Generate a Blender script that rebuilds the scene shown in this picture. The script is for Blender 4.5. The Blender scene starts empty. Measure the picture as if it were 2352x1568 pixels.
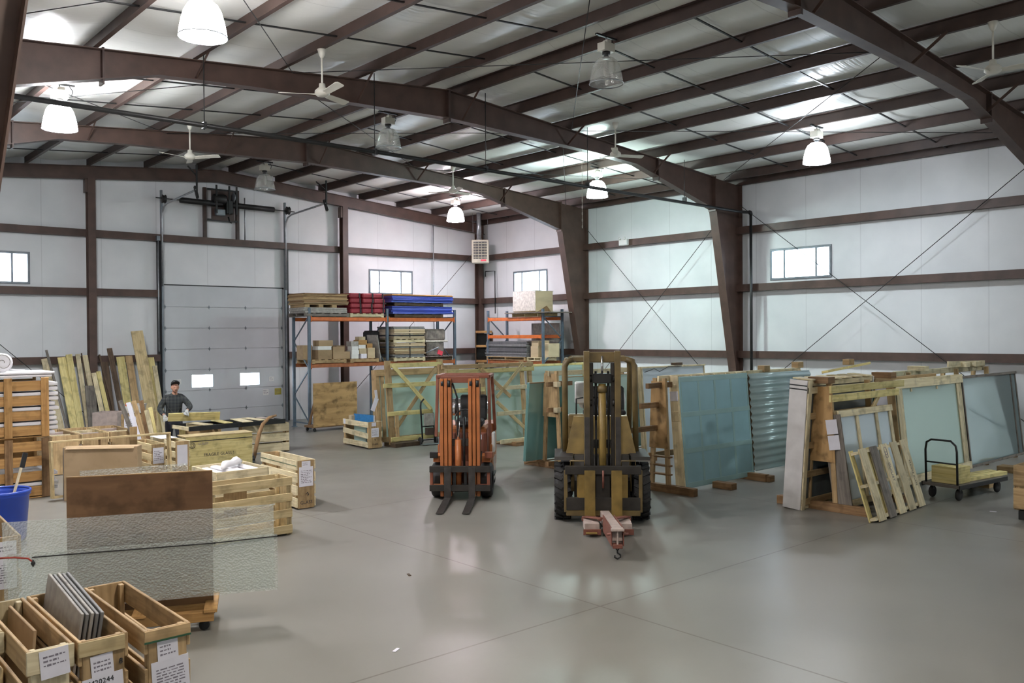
import bpy, bmesh, math, random
from mathutils import Vector, Matrix, Euler
random.seed(7)
R = math.radians
SC = bpy.context.scene
COL = SC.collection

# ------------------------------------------------------------------ camera
cd = bpy.data.cameras.new('camera'); cam = bpy.data.objects.new('camera', cd); COL.objects.link(cam)
yaw, pit, rol = .722, -.0091, -.0072
fw = Vector((math.sin(yaw)*math.cos(pit), math.cos(yaw)*math.cos(pit), math.sin(pit)))
rt = Vector((math.cos(yaw), -math.sin(yaw), 0)); up = rt.cross(fw)
r2 = rt*math.cos(rol)+up*math.sin(rol); u2 = -rt*math.sin(rol)+up*math.cos(rol)
M = Matrix((r2, u2, -fw)).transposed().to_4x4(); M.translation = Vector((-21.30, -26.032, 2.75))
cam.matrix_world = M
cd.sensor_width = 36; cd.lens = 36*2011.7/2352; cd.clip_start = .05; cd.clip_end = 200
SC.camera = cam
# ------------------------------------------------------------------ world: bright overcast daylight outside
w = bpy.data.worlds.new('overcast'); SC.world = w; w.use_nodes = True
bg = w.node_tree.nodes['Background']; bg.inputs[0].default_value = (.74, .87, 1, 1); bg.inputs[1].default_value = 9.0
# ------------------------------------------------------------------ exposure
vs = SC.view_settings; vs.view_transform = 'Standard'; vs.look = 'None'; vs.exposure = 0.80; vs.gamma = 1.0
vs.use_curve_mapping = False
LAMP = 42.0           # radiance of a burning high-bay dome side
LENS = 155.0          # radiance of its open underside, where the bulb shows
cy = SC.cycles
cy.max_bounces = 7; cy.diffuse_bounces = 4; cy.glossy_bounces = 3; cy.transmission_bounces = 4; cy.transparent_max_bounces = 12
cy.caustics_reflective = False; cy.caustics_refractive = False

# ------------------------------------------------------------------ materials
MATS = {}
def nt(name):
    m = bpy.data.materials.new(name); m.use_nodes = True
    n = m.node_tree; b = n.nodes['Principled BSDF']; MATS[name] = m
    return m, n, b
def L(n, a, b): n.links.new(a, b)
def N(n, t, **k):
    o = n.nodes.new(t)
    for q, v in k.items(): setattr(o, q, v)
    return o
def ramp(n, stops):
    r = n.nodes.new('ShaderNodeValToRGB'); e = r.color_ramp.elements
    while len(e) < len(stops): e.new(.5)
    for x, (p, c) in zip(e, stops): x.position = p; x.color = (*c, 1)
    return r
def mul(c, k): return tuple(v*k for v in c)
def plain(name, col, rough=.6, metal=0, var=.15, scale=6, bump=0.0, spec=.5, coat=0):
    """painted / plastic / metal surface with a little dirt variation"""
    m, n, b = nt(name)
    tc = N(n, 'ShaderNodeTexCoord'); no = N(n, 'ShaderNodeTexNoise'); no.inputs['Scale'].default_value = scale
    no.inputs['Detail'].default_value = 5
    L(n, tc.outputs['Object'], no.inputs['Vector'])
    r = ramp(n, [(.3, mul(col, 1-var)), (.7, mul(col, 1+var*.6))])
    L(n, no.outputs['Fac'], r.inputs['Fac']); L(n, r.outputs['Color'], b.inputs['Base Color'])
    b.inputs['Roughness'].default_value = rough; b.inputs['Metallic'].default_value = metal
    b.inputs['Specular IOR Level'].default_value = spec; b.inputs['Coat Weight'].default_value = coat
    if bump:
        bp = N(n, 'ShaderNodeBump'); bp.inputs['Strength'].default_value = bump; bp.inputs['Distance'].default_value = .01
        L(n, no.outputs['Fac'], bp.inputs['Height']); L(n, bp.outputs['Normal'], b.inputs['Normal'])
    return m
def wood(name, dark, light, knot=True, stretch=(1.6, 26), rough=.65, blotch=.25):
    """grain runs along U; every board differs a little"""
    m, n, b = nt(name)
    uv = N(n, 'ShaderNodeUVMap'); oi = N(n, 'ShaderNodeObjectInfo')
    mp = N(n, 'ShaderNodeMapping'); mp.inputs['Scale'].default_value = (stretch[0], stretch[1], 1)
    ad = N(n, 'ShaderNodeVectorMath', operation='ADD')
    sc = N(n, 'ShaderNodeMath', operation='MULTIPLY'); sc.inputs[1].default_value = 91.7
    L(n, oi.outputs['Random'], sc.inputs[0])
    L(n, uv.outputs['UV'], ad.inputs[0]); L(n, sc.outputs[0], ad.inputs[1]); L(n, ad.outputs[0], mp.inputs['Vector'])
    no = N(n, 'ShaderNodeTexNoise'); no.inputs['Scale'].default_value = 1.0; no.inputs['Detail'].default_value = 6; no.inputs['Distortion'].default_value = .6
    L(n, mp.outputs[0], no.inputs['Vector'])
    r = ramp(n, [(.3, dark), (.62, light), (.8, mul(light, 1.08))])
    L(n, no.outputs['Fac'], r.inputs['Fac'])
    # blotches / knots
    n2 = N(n, 'ShaderNodeTexNoise'); n2.inputs['Scale'].default_value = 5; n2.inputs['Detail'].default_value = 3
    L(n, ad.outputs[0], n2.inputs['Vector'])
    r2_ = ramp(n, [(.32, (1-blotch*1.4,)*3), (.5, (1, 1, 1)), (.75, (1, 1, 1))])
    L(n, n2.outputs['Fac'], r2_.inputs['Fac'])
    mx = N(n, 'ShaderNodeMix', data_type='RGBA', blend_type='MULTIPLY'); mx.inputs['Factor'].default_value = 1
    L(n, r.outputs['Color'], mx.inputs['A']); L(n, r2_.outputs['Color'], mx.inputs['B'])
    hs = N(n, 'ShaderNodeHueSaturation')
    mr = N(n, 'ShaderNodeMapRange'); mr.inputs['To Min'].default_value = .8; mr.inputs['To Max'].default_value = 1.15
    L(n, oi.outputs['Random'], mr.inputs['Value']); L(n, mr.outputs[0], hs.inputs['Value'])
    L(n, mx.outputs['Result'], hs.inputs['Color']); L(n, hs.outputs['Color'], b.inputs['Base Color'])
    b.inputs['Roughness'].default_value = rough; b.inputs['Specular IOR Level'].default_value = .25
    bp = N(n, 'ShaderNodeBump'); bp.inputs['Strength'].default_value = .15; bp.inputs['Distance'].default_value = .004
    L(n, no.outputs['Fac'], bp.inputs['Height']); L(n, bp.outputs['Normal'], b.inputs['Normal'])
    return m
def emit(name, col, s):
    m, n, b = nt(name); b.inputs['Base Color'].default_value = (*col, 1)
    b.inputs['Emission Color'].default_value = (*col, 1); b.inputs['Emission Strength'].default_value = s
    return m
def sheer(name, col, alpha, rough=.15, diff=.3, bump=0, scale=60):
    """see-through sheet: part transparent, part glossy / milky"""
    m, n, b = nt(name); n.nodes.remove(b)
    out = n.nodes['Material Output']
    tr = N(n, 'ShaderNodeBsdfTransparent'); tr.inputs[0].default_value = (*col, 1)
    gl = N(n, 'ShaderNodeBsdfGlossy'); gl.inputs['Roughness'].default_value = rough; gl.inputs[0].default_value = (.9, .95, .95, 1)
    df = N(n, 'ShaderNodeBsdfDiffuse'); df.inputs[0].default_value = (*col, 1)
    m1 = N(n, 'ShaderNodeMixShader'); m1.inputs[0].default_value = diff
    m2 = N(n, 'ShaderNodeMixShader'); m2.inputs[0].default_value = alpha
    L(n, gl.outputs[0], m1.inputs[1]); L(n, df.outputs[0], m1.inputs[2])
    L(n, tr.outputs[0], m2.inputs[1]); L(n, m1.outputs[0], m2.inputs[2]); L(n, m2.outputs[0], out.inputs['Surface'])
    if bump:
        tc = N(n, 'ShaderNodeTexCoord'); no = N(n, 'ShaderNodeTexVoronoi'); no.inputs['Scale'].default_value = scale
        bp = N(n, 'ShaderNodeBump'); bp.inputs['Strength'].default_value = bump; bp.inputs['Distance'].default_value = .01
        L(n, tc.outputs['Object'], no.inputs['Vector']); L(n, no.outputs['Distance'], bp.inputs['Height'])
        L(n, bp.outputs['Normal'], gl.inputs['Normal']); L(n, bp.outputs['Normal'], df.inputs['Normal'])
    return m

def sheet_glass(name, col, rough, transp, transl, gloss, tint):
    """stacked glass / filmed sheet: milky body that lets light through, glossy skin"""
    m, n, b = nt(name); out = n.nodes['Material Output']
    b.inputs['Base Color'].default_value = (*col, 1); b.inputs['Roughness'].default_value = rough
    tl = N(n, 'ShaderNodeBsdfTranslucent'); tl.inputs[0].default_value = (*col, 1); tr = N(n, 'ShaderNodeBsdfTransparent'); tr.inputs[0].default_value = (*col, 1)
    m1 = N(n, 'ShaderNodeMixShader'); m1.inputs[0].default_value = transl; m2 = N(n, 'ShaderNodeMixShader'); m2.inputs[0].default_value = transp
    L(n, b.outputs[0], m1.inputs[1]); L(n, tl.outputs[0], m1.inputs[2]); L(n, m1.outputs[0], m2.inputs[1]); L(n, tr.outputs[0], m2.inputs[2]); gl = N(n, 'ShaderNodeBsdfGlossy'); gl.inputs[0].default_value = (*tint, 1); gl.inputs['Roughness'].default_value = rough
    m3 = N(n, 'ShaderNodeMixShader'); m3.inputs[0].default_value = gloss; L(n, m2.outputs[0], m3.inputs[1]); L(n, gl.outputs[0], m3.inputs[2]); L(n, m3.outputs[0], out.inputs['Surface'])
sheet_glass('teal_glass', (.30, .58, .56), .12, .15, .3, .15, (.8, .95, .95)); sheet_glass('pale_teal', (.70, .86, .78), .12, .2, .35, .2, (.82, 1, .95)); sheet_glass('coated_glass', (.70, .86, .78), .16, .1, .3, .55, (.80, 1, .94))
sheet_glass('film_blue', (.66, .84, .88), .06, .08, .3, .62, (.86, 1, 1)); sheet_glass('film_white', (.72, .82, .90), .2, .05, .3, .35, (.9, 1, 1))
plain('sheet_blue_pale', (.10, .16, .55), .5, 0, .1, 5)
wood('pine', (.46, .34, .17), (.66, .53, .30))
wood('pale_pine', (.55, .45, .27), (.74, .65, .44))
wood('yellow_pine', (.52, .42, .16), (.72, .62, .29))
wood('tan_wood', (.34, .225, .11), (.50, .35, .185))
wood('brown_wood', (.17, .095, .045), (.30, .18, .09))
wood('dark_wood', (.055, .035, .022), (.12, .08, .05))
wood('grey_wood', (.13, .115, .10), (.25, .22, .19))
wood('orange_wood', (.33, .17, .06), (.50, .29, .11))
wood('plywood', (.30, .18, .075), (.46, .29, .13), stretch=(1.2, 7), blotch=.35)
wood('dark_plywood', (.105, .056, .030), (.20, .112, .058), stretch=(.8, 4), blotch=.3)
wood('cardboard', (.33, .23, .13), (.42, .30, .18), stretch=(1, 2), blotch=.1, rough=.8)
wood('pale_cardboard', (.48, .38, .24), (.58, .47, .31), stretch=(1, 2), blotch=.1, rough=.8)
plain('steel_red', (.084, .048, .036), .5, 0, .3, 3, .1)
plain('steel_dark', (.058, .034, .027), .5, 0, .3, 3, .1)
plain('black_iron', (.018, .018, .018), .45, .2, .3, 5)
plain('grey_steel', (.20, .22, .24), .4, .6, .2, 5)
plain('galvanised', (.42, .44, .46), .35, .8, .2, 12)
plain('chrome', (.75, .75, .77), .15, 1, .05, 8)
plain('white_paint', (.70, .70, .68), .5, 0, .06, 4)
plain('door_white', (.52, .54, .56), .45, 0, .06, 1.5)
plain('paper', (.74, .73, .80), .8, 0, .05, 9)
plain('foam', (.78, .76, .78), .8, 0, .05, 9)
plain('ink', (.03, .03, .035), .7)
plain('faint_ink', (.22, .20, .24), .7)
plain('red_ink', (.45, .08, .08), .7)
plain('beam_orange', (.62, .15, .03), .45, 0, .2, 8)
plain('beam_rust', (.38, .12, .04), .5, 0, .3, 8)
plain('rack_blue', (.11, .15, .19), .45, .2, .2, 8)
plain('lift_orange', (.45, .15, .045), .45, 0, .2, 4, .05)
plain('lift_rust', (.22, .068, .036), .55, 0, .22, 4, .05)
plain('lift_yellow', (.235, .155, .04), .45, 0, .4, 4, .1)
plain('lift_mustard', (.15, .104, .038), .5, 0, .4, 4, .1)
plain('lift_grime', (.028, .024, .02), .6, .1, .4, 6, .2)
plain('fork_steel', (.085, .078, .074), .4, .6, .3, 8)
plain('rubber', (.022, .021, .021), .75, 0, .35, 9, .2)
plain('boom_pink', (.46, .375, .335), .55, 0, .2, 9)
plain('boom_red', (.20, .072, .05), .55, 0, .3, 9)
plain('bin_blue', (.015, .06, .42), .35, 0, .1, 5)
plain('sheet_blue', (.04, .075, .42), .5, 0, .1, 5)
plain('board_blue', (.03, .19, .45), .5, 0, .2, 14)
plain('red_bag', (.30, .02, .035), .6, 0, .2, 7)
plain('black_strap', (.015, .013, .014), .7)
plain('grey_mesh', (.16, .16, .165), .5, .3, .3, 30)
plain('board_grey', (.36, .34, .31), .7, 0, .25, 12)
plain('heater_cream', (.52, .48, .38), .5)
plain('fan_white', (.66, .64, .56), .4, 0, .05)
plain('yellow_sign', (.42, .36, .04), .6)
plain('hot_pink', (.75, .06, .10), .6)
plain('safety_orange', (.75, .16, .03), .6)
plain('skin', (.48, .25, .17), .55, 0, .08, 20)
plain('cap_black', (.012, .012, .014), .8)
plain('trousers', (.03, .032, .045), .85, 0, .2, 14)
plain('glove', (.42, .43, .42), .9, 0, .2, 40)
plain('glove_palm', (.10, .10, .11), .85, 0, .2, 30)
plain('moustache', (.10, .055, .035), .9, 0, .2, 60)
plain('shelf_brown', (.34, .17, .07), .6, 0, .2, 7)
plain('wrap', (.62, .58, .52), .25, 0, .25, 12, .6)
plain('dark_wrap', (.22, .185, .165), .2, 0, .6, 7, .6)
plain('grey_glass', (.16, .18, .18), .15, 0, .2, 3)
plain('panel_teal', (.34, .55, .62), .35, 0, .1, 1.5)
plain('panel_rib', (.36, .54, .55), .4, 0, .1, 2)
plain('corrugated', (.44, .56, .57), .25, .2, .1, 2)
plain('slab_white', (.63, .61, .60), .5, 0, .1, 5)
plain('slab_grey', (.20, .20, .20), .6, 0, .2, 9)
plain('strap_green', (.03, .10, .05), .5)
plain('cord_red', (.42, .05, .03), .6)
sheer('patterned_glass', (.95, .97, .95), .27, .26, .55, 1.0, 55)
sheer('film_clear', (.75, .74, .72), .35, .15, .5)
sheer('window_glass', (.96, .98, 1), .06, .02, .0)
sheer('acrylic', (.86, .86, .83), .42, .12, .6, .2, 40)

def wall_mat(name, axis):
    """white vinyl insulation facing with vertical seams"""
    m, n, b = nt(name)
    tc = N(n, 'ShaderNodeTexCoord'); sp = N(n, 'ShaderNodeSeparateXYZ'); L(n, tc.outputs['Object'], sp.inputs[0])
    no = N(n, 'ShaderNodeTexNoise'); no.inputs['Scale'].default_value = .9; no.inputs['Detail'].default_value = 6
    L(n, tc.outputs['Object'], no.inputs['Vector'])
    r = ramp(n, [(.3, (.66, .675, .69)), (.7, (.76, .77, .78))]); L(n, no.outputs['Fac'], r.inputs['Fac'])
    d = N(n, 'ShaderNodeMath', operation='DIVIDE'); d.inputs[1].default_value = 1.52
    L(n, sp.outputs[axis], d.inputs[0])
    f = N(n, 'ShaderNodeMath', operation='FRACT'); L(n, d.outputs[0], f.inputs[0])
    s = ramp(n, [(0, (.72, .72, .72)), (.008, (.9, .9, .9)), (.02, (1, 1, 1))]); L(n, f.outputs[0], s.inputs['Fac'])
    mx = N(n, 'ShaderNodeMix', data_type='RGBA', blend_type='MULTIPLY'); mx.inputs['Factor'].default_value = 1
    L(n, r.outputs['Color'], mx.inputs['A']); L(n, s.outputs['Color'], mx.inputs['B']); L(n, mx.outputs['Result'], b.inputs['Base Color'])
    b.inputs['Roughness'].default_value = .42; b.inputs['Specular IOR Level'].default_value = .35
    # puckers: vertical wrinkles and pillow shape between seams
    mp = N(n, 'ShaderNodeMapping'); mp.inputs['Scale'].default_value = (5, 5, .35) ; L(n, tc.outputs['Object'], mp.inputs['Vector'])
    n2 = N(n, 'ShaderNodeTexNoise'); n2.inputs['Scale'].default_value = 1.3; n2.inputs['Detail'].default_value = 4; L(n, mp.outputs[0], n2.inputs['Vector'])
    a = N(n, 'ShaderNodeMath', operation='MULTIPLY_ADD'); a.inputs[1].default_value = .35; L(n, n2.outputs['Fac'], a.inputs[0]); L(n, s.outputs['Color'], a.inputs[2])
    bp = N(n, 'ShaderNodeBump'); bp.inputs['Strength'].default_value = .25; bp.inputs['Distance'].default_value = .03
    L(n, a.outputs[0], bp.inputs['Height']); L(n, bp.outputs['Normal'], b.inputs['Normal'])
    return m
wall_mat('wall_vinyl_x', 0); wall_mat('wall_vinyl_y', 1)
def roof_mat():
    m, n, b = nt('roof_vinyl')
    tc = N(n, 'ShaderNodeTexCoord'); sp = N(n, 'ShaderNodeSeparateXYZ'); L(n, tc.outputs['Object'], sp.inputs[0])
    no = N(n, 'ShaderNodeTexNoise'); no.inputs['Scale'].default_value = .8; no.inputs['Detail'].default_value = 6; L(n, tc.outputs['Object'], no.inputs['Vector'])
    r = ramp(n, [(.3, (.72, .73, .69)), (.7, (.80, .81, .77))]); L(n, no.outputs['Fac'], r.inputs['Fac'])
    d = N(n, 'ShaderNodeMath', operation='DIVIDE'); d.inputs[1].default_value = 1.22; L(n, sp.outputs[1], d.inputs[0])
    f = N(n, 'ShaderNodeMath', operation='FRACT'); L(n, d.outputs[0], f.inputs[0])
    s = ramp(n, [(0, (.72, .72, .72)), (.02, (1, 1, 1)), (.03, (1, 1, 1))]); L(n, f.outputs[0], s.inputs['Fac'])
    mx = N(n, 'ShaderNodeMix', data_type='RGBA', blend_type='MULTIPLY'); mx.inputs['Factor'].default_value = 1
    L(n, r.outputs['Color'], mx.inputs['A']); L(n, s.outputs['Color'], mx.inputs['B']); L(n, mx.outputs['Result'], b.inputs['Base Color'])
    b.inputs['Roughness'].default_value = .30; b.inputs['Specular IOR Level'].default_value = .45
    mp = N(n, 'ShaderNodeMapping'); mp.inputs['Scale'].default_value = (.5, 9, 1); L(n, tc.outputs['Object'], mp.inputs['Vector'])
    n2 = N(n, 'ShaderNodeTexNoise'); n2.inputs['Scale'].default_value = 1.6; n2.inputs['Detail'].default_value = 5; L(n, mp.outputs[0], n2.inputs['Vector'])
    bp = N(n, 'ShaderNodeBump'); bp.inputs['Strength'].default_value = .35; bp.inputs['Distance'].default_value = .03
    L(n, n2.outputs['Fac'], bp.inputs['Height']); L(n, bp.outputs['Normal'], b.inputs['Normal'])
roof_mat()
def floor_mat():
    m, n, b = nt('concrete')
    tc = N(n, 'ShaderNodeTexCoord'); sp = N(n, 'ShaderNodeSeparateXYZ'); L(n, tc.outputs['Object'], sp.inputs[0])
    no = N(n, 'ShaderNodeTexNoise'); no.inputs['Scale'].default_value = .55; no.inputs['Detail'].default_value = 8; no.inputs['Roughness'].default_value = .62
    L(n, tc.outputs['Object'], no.inputs['Vector'])
    r = ramp(n, [(.25, (.160, .152, .133)), (.5, (.206, .197, .174)), (.75, (.248, .238, .213))]); L(n, no.outputs['Fac'], r.inputs['Fac'])
    # saw-cut control joints, every 6 m, through x=-14.85 and y=-20
    def line(ax, off):
        a = N(n, 'ShaderNodeMath', operation='ADD'); a.inputs[1].default_value = -off+600; L(n, sp.outputs[ax], a.inputs[0])
        mo = N(n, 'ShaderNodeMath', operation='MODULO'); mo.inputs[1].default_value = 6.0; L(n, a.outputs[0], mo.inputs[0])
        lt = N(n, 'ShaderNodeMath', operation='LESS_THAN'); lt.inputs[1].default_value = .022; L(n, mo.outputs[0], lt.inputs[0]); return lt
    l1, l2 = line(0, -14.85), line(1, -20.02)
    mxm = N(n, 'ShaderNodeMath', operation='MAXIMUM'); L(n, l1.outputs[0], mxm.inputs[0]); L(n, l2.outputs[0], mxm.inputs[1])
    mk = N(n, 'ShaderNodeMath', operation='MULTIPLY'); mk.inputs[1].default_value = .75; L(n, mxm.outputs[0], mk.inputs[0])
    mx = N(n, 'ShaderNodeMix', data_type='RGBA'); mx.inputs['B'].default_value = (.10, .085, .07, 1)
    L(n, mk.outputs[0], mx.inputs['Factor']); L(n, r.outputs['Color'], mx.inputs['A']); L(n, mx.outputs['Result'], b.inputs['Base Color'])
    n2 = N(n, 'ShaderNodeTexNoise'); n2.inputs['Scale'].default_value = 2.2; n2.inputs['Detail'].default_value = 6; L(n, tc.outputs['Object'], n2.inputs['Vector'])
    rr = N(n, 'ShaderNodeMapRange'); rr.inputs['To Min'].default_value = .26; rr.inputs['To Max'].default_value = .44; L(n, n2.outputs['Fac'], rr.inputs['Value'])
    L(n, rr.outputs[0], b.inputs['Roughness']); b.inputs['Specular IOR Level'].default_value = .45
    bp = N(n, 'ShaderNodeBump'); bp.inputs['Strength'].default_value = .05; bp.inputs['Distance'].default_value = .01
    L(n, n2.outputs['Fac'], bp.inputs['Height']); L(n, bp.outputs['Normal'], b.inputs['Normal'])
floor_mat()
def plaid_mat():
    m, n, b = nt('plaid')
    tc = N(n, 'ShaderNodeTexCoord'); sp = N(n, 'ShaderNodeSeparateXYZ'); L(n, tc.outputs['Object'], sp.inputs[0])
    acc = None
    for ax, per in ((0, .075), (2, .075), (1, .075)):
        d = N(n, 'ShaderNodeMath', operation='DIVIDE'); d.inputs[1].default_value = per; L(n, sp.outputs[ax], d.inputs[0])
        f = N(n, 'ShaderNodeMath', operation='FRACT'); L(n, d.outputs[0], f.inputs[0])
        r = ramp(n, [(0, (.045, .045, .036)), (.09, (.004, .005, .006)), (.5, (.004, .005, .006)), (.55, (.013, .015, .016)), (1, (.013, .015, .016))]); r.color_ramp.interpolation = 'CONSTANT'
        L(n, f.outputs[0], r.inputs['Fac'])
        if acc is None: acc = r.outputs['Color']
        else:
            mx = N(n, 'ShaderNodeMix', data_type='RGBA', blend_type='ADD'); mx.inputs['Factor'].default_value = .8
            L(n, acc, mx.inputs['A']); L(n, r.outputs['Color'], mx.inputs['B']); acc = mx.outputs['Result']
    L(n, acc, b.inputs['Base Color']); b.inputs['Roughness'].default_value = .9
plaid_mat()
# ------------------------------------------------------------------ helpers
def link(o, parent=None):
    COL.objects.link(o)
    if parent is not None: o.parent = parent
    return o
def tag(o, label, cat, group=None):
    o['label'] = label; o['category'] = cat
    if group: o['group'] = group
    return o
def thing(name, label, cat, loc=(0, 0, 0), rz=0, rx=0, ry=0, group=None):
    o = bpy.data.objects.new(name, None); o.empty_display_size = .1; link(o)
    o.location = loc; o.rotation_euler = (R(rx), R(ry), R(rz)); return tag(o, label, cat, group)
def struct(o): o['kind'] = 'structure'; return o
def mesh_data(name, verts, faces, mat, smooth=False):
    me = bpy.data.meshes.new(name); me.from_pydata([tuple(v) for v in verts], [], faces); me.update()
    me.materials.append(MATS[mat])
    if smooth: me.polygons.foreach_set('use_smooth', [True]*len(me.polygons))
    return me
def fixn(me):
    bm = bmesh.new(); bm.from_mesh(me); bmesh.ops.recalc_face_normals(bm, faces=bm.faces); bm.to_mesh(me); bm.free()
WOODS = {'pine', 'pale_pine', 'yellow_pine', 'tan_wood', 'brown_wood', 'dark_wood', 'grey_wood', 'orange_wood', 'plywood', 'cardboard'}
def proj_uv(me):
    uv = me.uv_layers.new(name='UVMap')
    for p in me.polygons:
        k = max(range(3), key=lambda i: abs(p.normal[i])); a, b_ = {0: (2, 1), 1: (2, 0), 2: (0, 1)}[k]
        for li in p.loop_indices: c = me.vertices[me.loops[li].vertex_index].co; uv.data[li].uv = (c[a], c[b_])
def add(name, verts, faces, mat, parent=None, smooth=False, loc=(0, 0, 0), rot=(0, 0, 0), fix=True):
    me = mesh_data(name, verts, faces, mat, smooth)
    if fix: fixn(me)
    if mat in WOODS: proj_uv(me)
    o = bpy.data.objects.new(name, me); link(o, parent); o.location = loc; o.rotation_euler = rot; return o
BOXC = {}
def boxmesh(s, mat, bev=.004):
    s = tuple(max(.0005, round(v, 3)) for v in s); key = (s, mat, bev)
    if key in BOXC: return BOXC[key]
    bm = bmesh.new(); bmesh.ops.create_cube(bm, size=1)
    for v in bm.verts: v.co = Vector((v.co.x*s[0], v.co.y*s[1], v.co.z*s[2]))
    c = min(bev, min(s)*.22)
    if c > .0012: bmesh.ops.bevel(bm, geom=list(bm.edges), offset=c, segments=1, affect='EDGES', profile=.5)
    uv = bm.loops.layers.uv.new('UVMap'); lx = max(range(3), key=lambda i: s[i]); o1, o2 = [i for i in range(3) if i != lx]
    for f in bm.faces:
        n = f.normal; k = max(range(3), key=lambda i: abs(n[i]))
        for l in f.loops:
            p = l.vert.co
            if k == lx: l[uv].uv = (p[o1]*.3, p[o2])
            else:
                ov = o2 if k == o1 else o1
                l[uv].uv = (p[lx], p[ov]+(.37 if k == o1 else 0)+(.11 if n[k] > 0 else 0))
    me = bpy.data.meshes.new(mat+'_piece'); bm.to_mesh(me); bm.free(); me.materials.append(MATS[mat]); BOXC[key] = me
    return me
def box(parent, name, c, s, mat, rot=(0, 0, 0), bev=.004, label=None):
    o = bpy.data.objects.new(name, boxmesh(s, mat, bev)); link(o, parent); o.location = c
    o.rotation_euler = tuple(R(a) for a in rot)
    if label: o['label'] = label
    return o
def plank(parent, name, p0, p1, w, t, mat, n=(0, 0, 1), bev=.004):
    """board from p0 to p1, width w, thickness t along the normal hint n"""
    p0, p1 = Vector(p0), Vector(p1); x = (p1-p0); l = x.length; x.normalize()
    z = Vector(n); z = (z-x*z.dot(x)).normalized(); y = z.cross(x)
    o = bpy.data.objects.new(name, boxmesh((l, w, t), mat, bev)); link(o, parent)
    o.matrix_local = Matrix.Translation((p0+p1)/2) @ Matrix((x, y, z)).transposed().to_4x4(); return o
def tube(parent, name, pts, r, mat, seg=8, closed=False, smooth=True):
    pts = [Vector(p) for p in pts]; vs_, fs = [], []; nrm = None
    rs = r if isinstance(r, (list, tuple)) else [r]*len(pts)
    k = len(pts)
    for i, p in enumerate(pts):
        if closed: d = pts[(i+1) % k]-pts[i-1]
        else: d = pts[min(i+1, k-1)]-pts[max(i-1, 0)]
        d.normalize()
        if nrm is None: nrm = d.orthogonal().normalized()
        nrm = (nrm-d*nrm.dot(d)).normalized(); b = d.cross(nrm)
        for j in range(seg):
            a = 2*math.pi*j/seg; vs_.append(p+(nrm*math.cos(a)+b*math.sin(a))*rs[i])
    for i in range(k if closed else k-1):
        i2 = (i+1) % k
        for j in range(seg): fs.append((i*seg+j, i*seg+(j+1) % seg, i2*seg+(j+1) % seg, i2*seg+j))
    if not closed: fs.append(tuple(range(seg))[::-1]); fs.append(tuple((k-1)*seg+j for j in range(seg)))
    return add(name, vs_, fs, mat, parent, smooth and seg > 4)
def lathe(parent, name, prof, mat, seg=20, loc=(0, 0, 0), rot=(0, 0, 0), smooth=True, cap=True):
    """profile of (radius, height) turned round Z"""
    vs_, fs = [], []
    for r_, z in prof:
        for j in range(seg): a = 2*math.pi*j/seg; vs_.append((r_*math.cos(a), r_*math.sin(a), z))
    for i in range(len(prof)-1):
        for j in range(seg): fs.append((i*seg+j, i*seg+(j+1) % seg, (i+1)*seg+(j+1) % seg, (i+1)*seg+j))
    if cap: fs.append(tuple(range(seg))[::-1]); fs.append(tuple((len(prof)-1)*seg+j for j in range(seg)))
    return add(name, vs_, fs, mat, parent, smooth, loc, tuple(R(a) for a in rot))
def prism(parent, name, out, a0, a1, mat, axis='y', loc=(0, 0, 0), rot=(0, 0, 0), smooth=False):
    """2-D outline extruded from a0 to a1 along an axis (outline in the two other axes, in order)"""
    f = {'x': lambda u, v, t: (t, u, v), 'y': lambda u, v, t: (u, t, v), 'z': lambda u, v, t: (u, v, t)}[axis]
    k = len(out); vs_ = [f(u, v, a0) for u, v in out]+[f(u, v, a1) for u, v in out]
    fs = [tuple(range(k)), tuple(range(2*k-1, k-1, -1))]+[(i, i+k, (i+1) % k+k, (i+1) % k) for i in range(k)]
    return add(name, vs_, fs, mat, parent, smooth, loc, tuple(R(a) for a in rot))
TXT = {}
def text(parent, name, s, size, mat, loc, rot=(90, 0, 0), squash=1.0):
    key = (s, size, mat)
    if key not in TXT:
        cu = bpy.data.curves.new(name, 'FONT'); cu.body = s; cu.size = size; cu.extrude = .0008; cu.align_x = 'CENTER'; cu.align_y = 'CENTER'; cu.resolution_u = 2
        t = bpy.data.objects.new(name, cu); COL.objects.link(t); dg = bpy.context.evaluated_depsgraph_get()
        me = bpy.data.meshes.new_from_object(t.evaluated_get(dg)); bpy.data.objects.remove(t); bpy.data.curves.remove(cu)
        me.materials.clear(); me.materials.append(MATS[mat]); TXT[key] = me
    o = bpy.data.objects.new(name, TXT[key]); link(o, parent); o.location = loc; o.rotation_euler = tuple(R(a) for a in rot)
    o.scale = (squash, 1, 1); o['kind'] = 'stuff'; return o
def scribble(parent, w_, h_, n, ink='faint_ink', y=-.0016, margin=.12):
    """small print too fine to read: rows of short dashes as one mesh"""
    vs_, fs = [], []; lh = h_*(1-2*margin)/n
    for i in range(n):
        x = -w_/2+w_*margin; z = h_/2-h_*margin-lh*(i+.5); end = w_/2-w_*margin*random.choice((1, 1, 2, 3))
        while x < end:
            l_ = min(random.uniform(.06, .2)*w_, end-x); k = len(vs_); t_ = lh*random.uniform(.12, .26)
            vs_ += [(x, y, z-t_), (x+l_, y, z-t_), (x+l_, y, z+t_), (x, y, z+t_)]; fs.append((k, k+1, k+2, k+3)); x += l_+w_*.04
    o = add('print_lines', vs_, fs, ink, parent, fix=False); o['kind'] = 'stuff'; return o
def copy_tree(o, parent=None):
    c = o.copy(); COL.objects.link(c); c.parent = parent
    for ch in list(o.children):
        d = copy_tree(ch, c); d.matrix_parent_inverse = ch.matrix_parent_inverse.copy()
    return c

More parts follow.
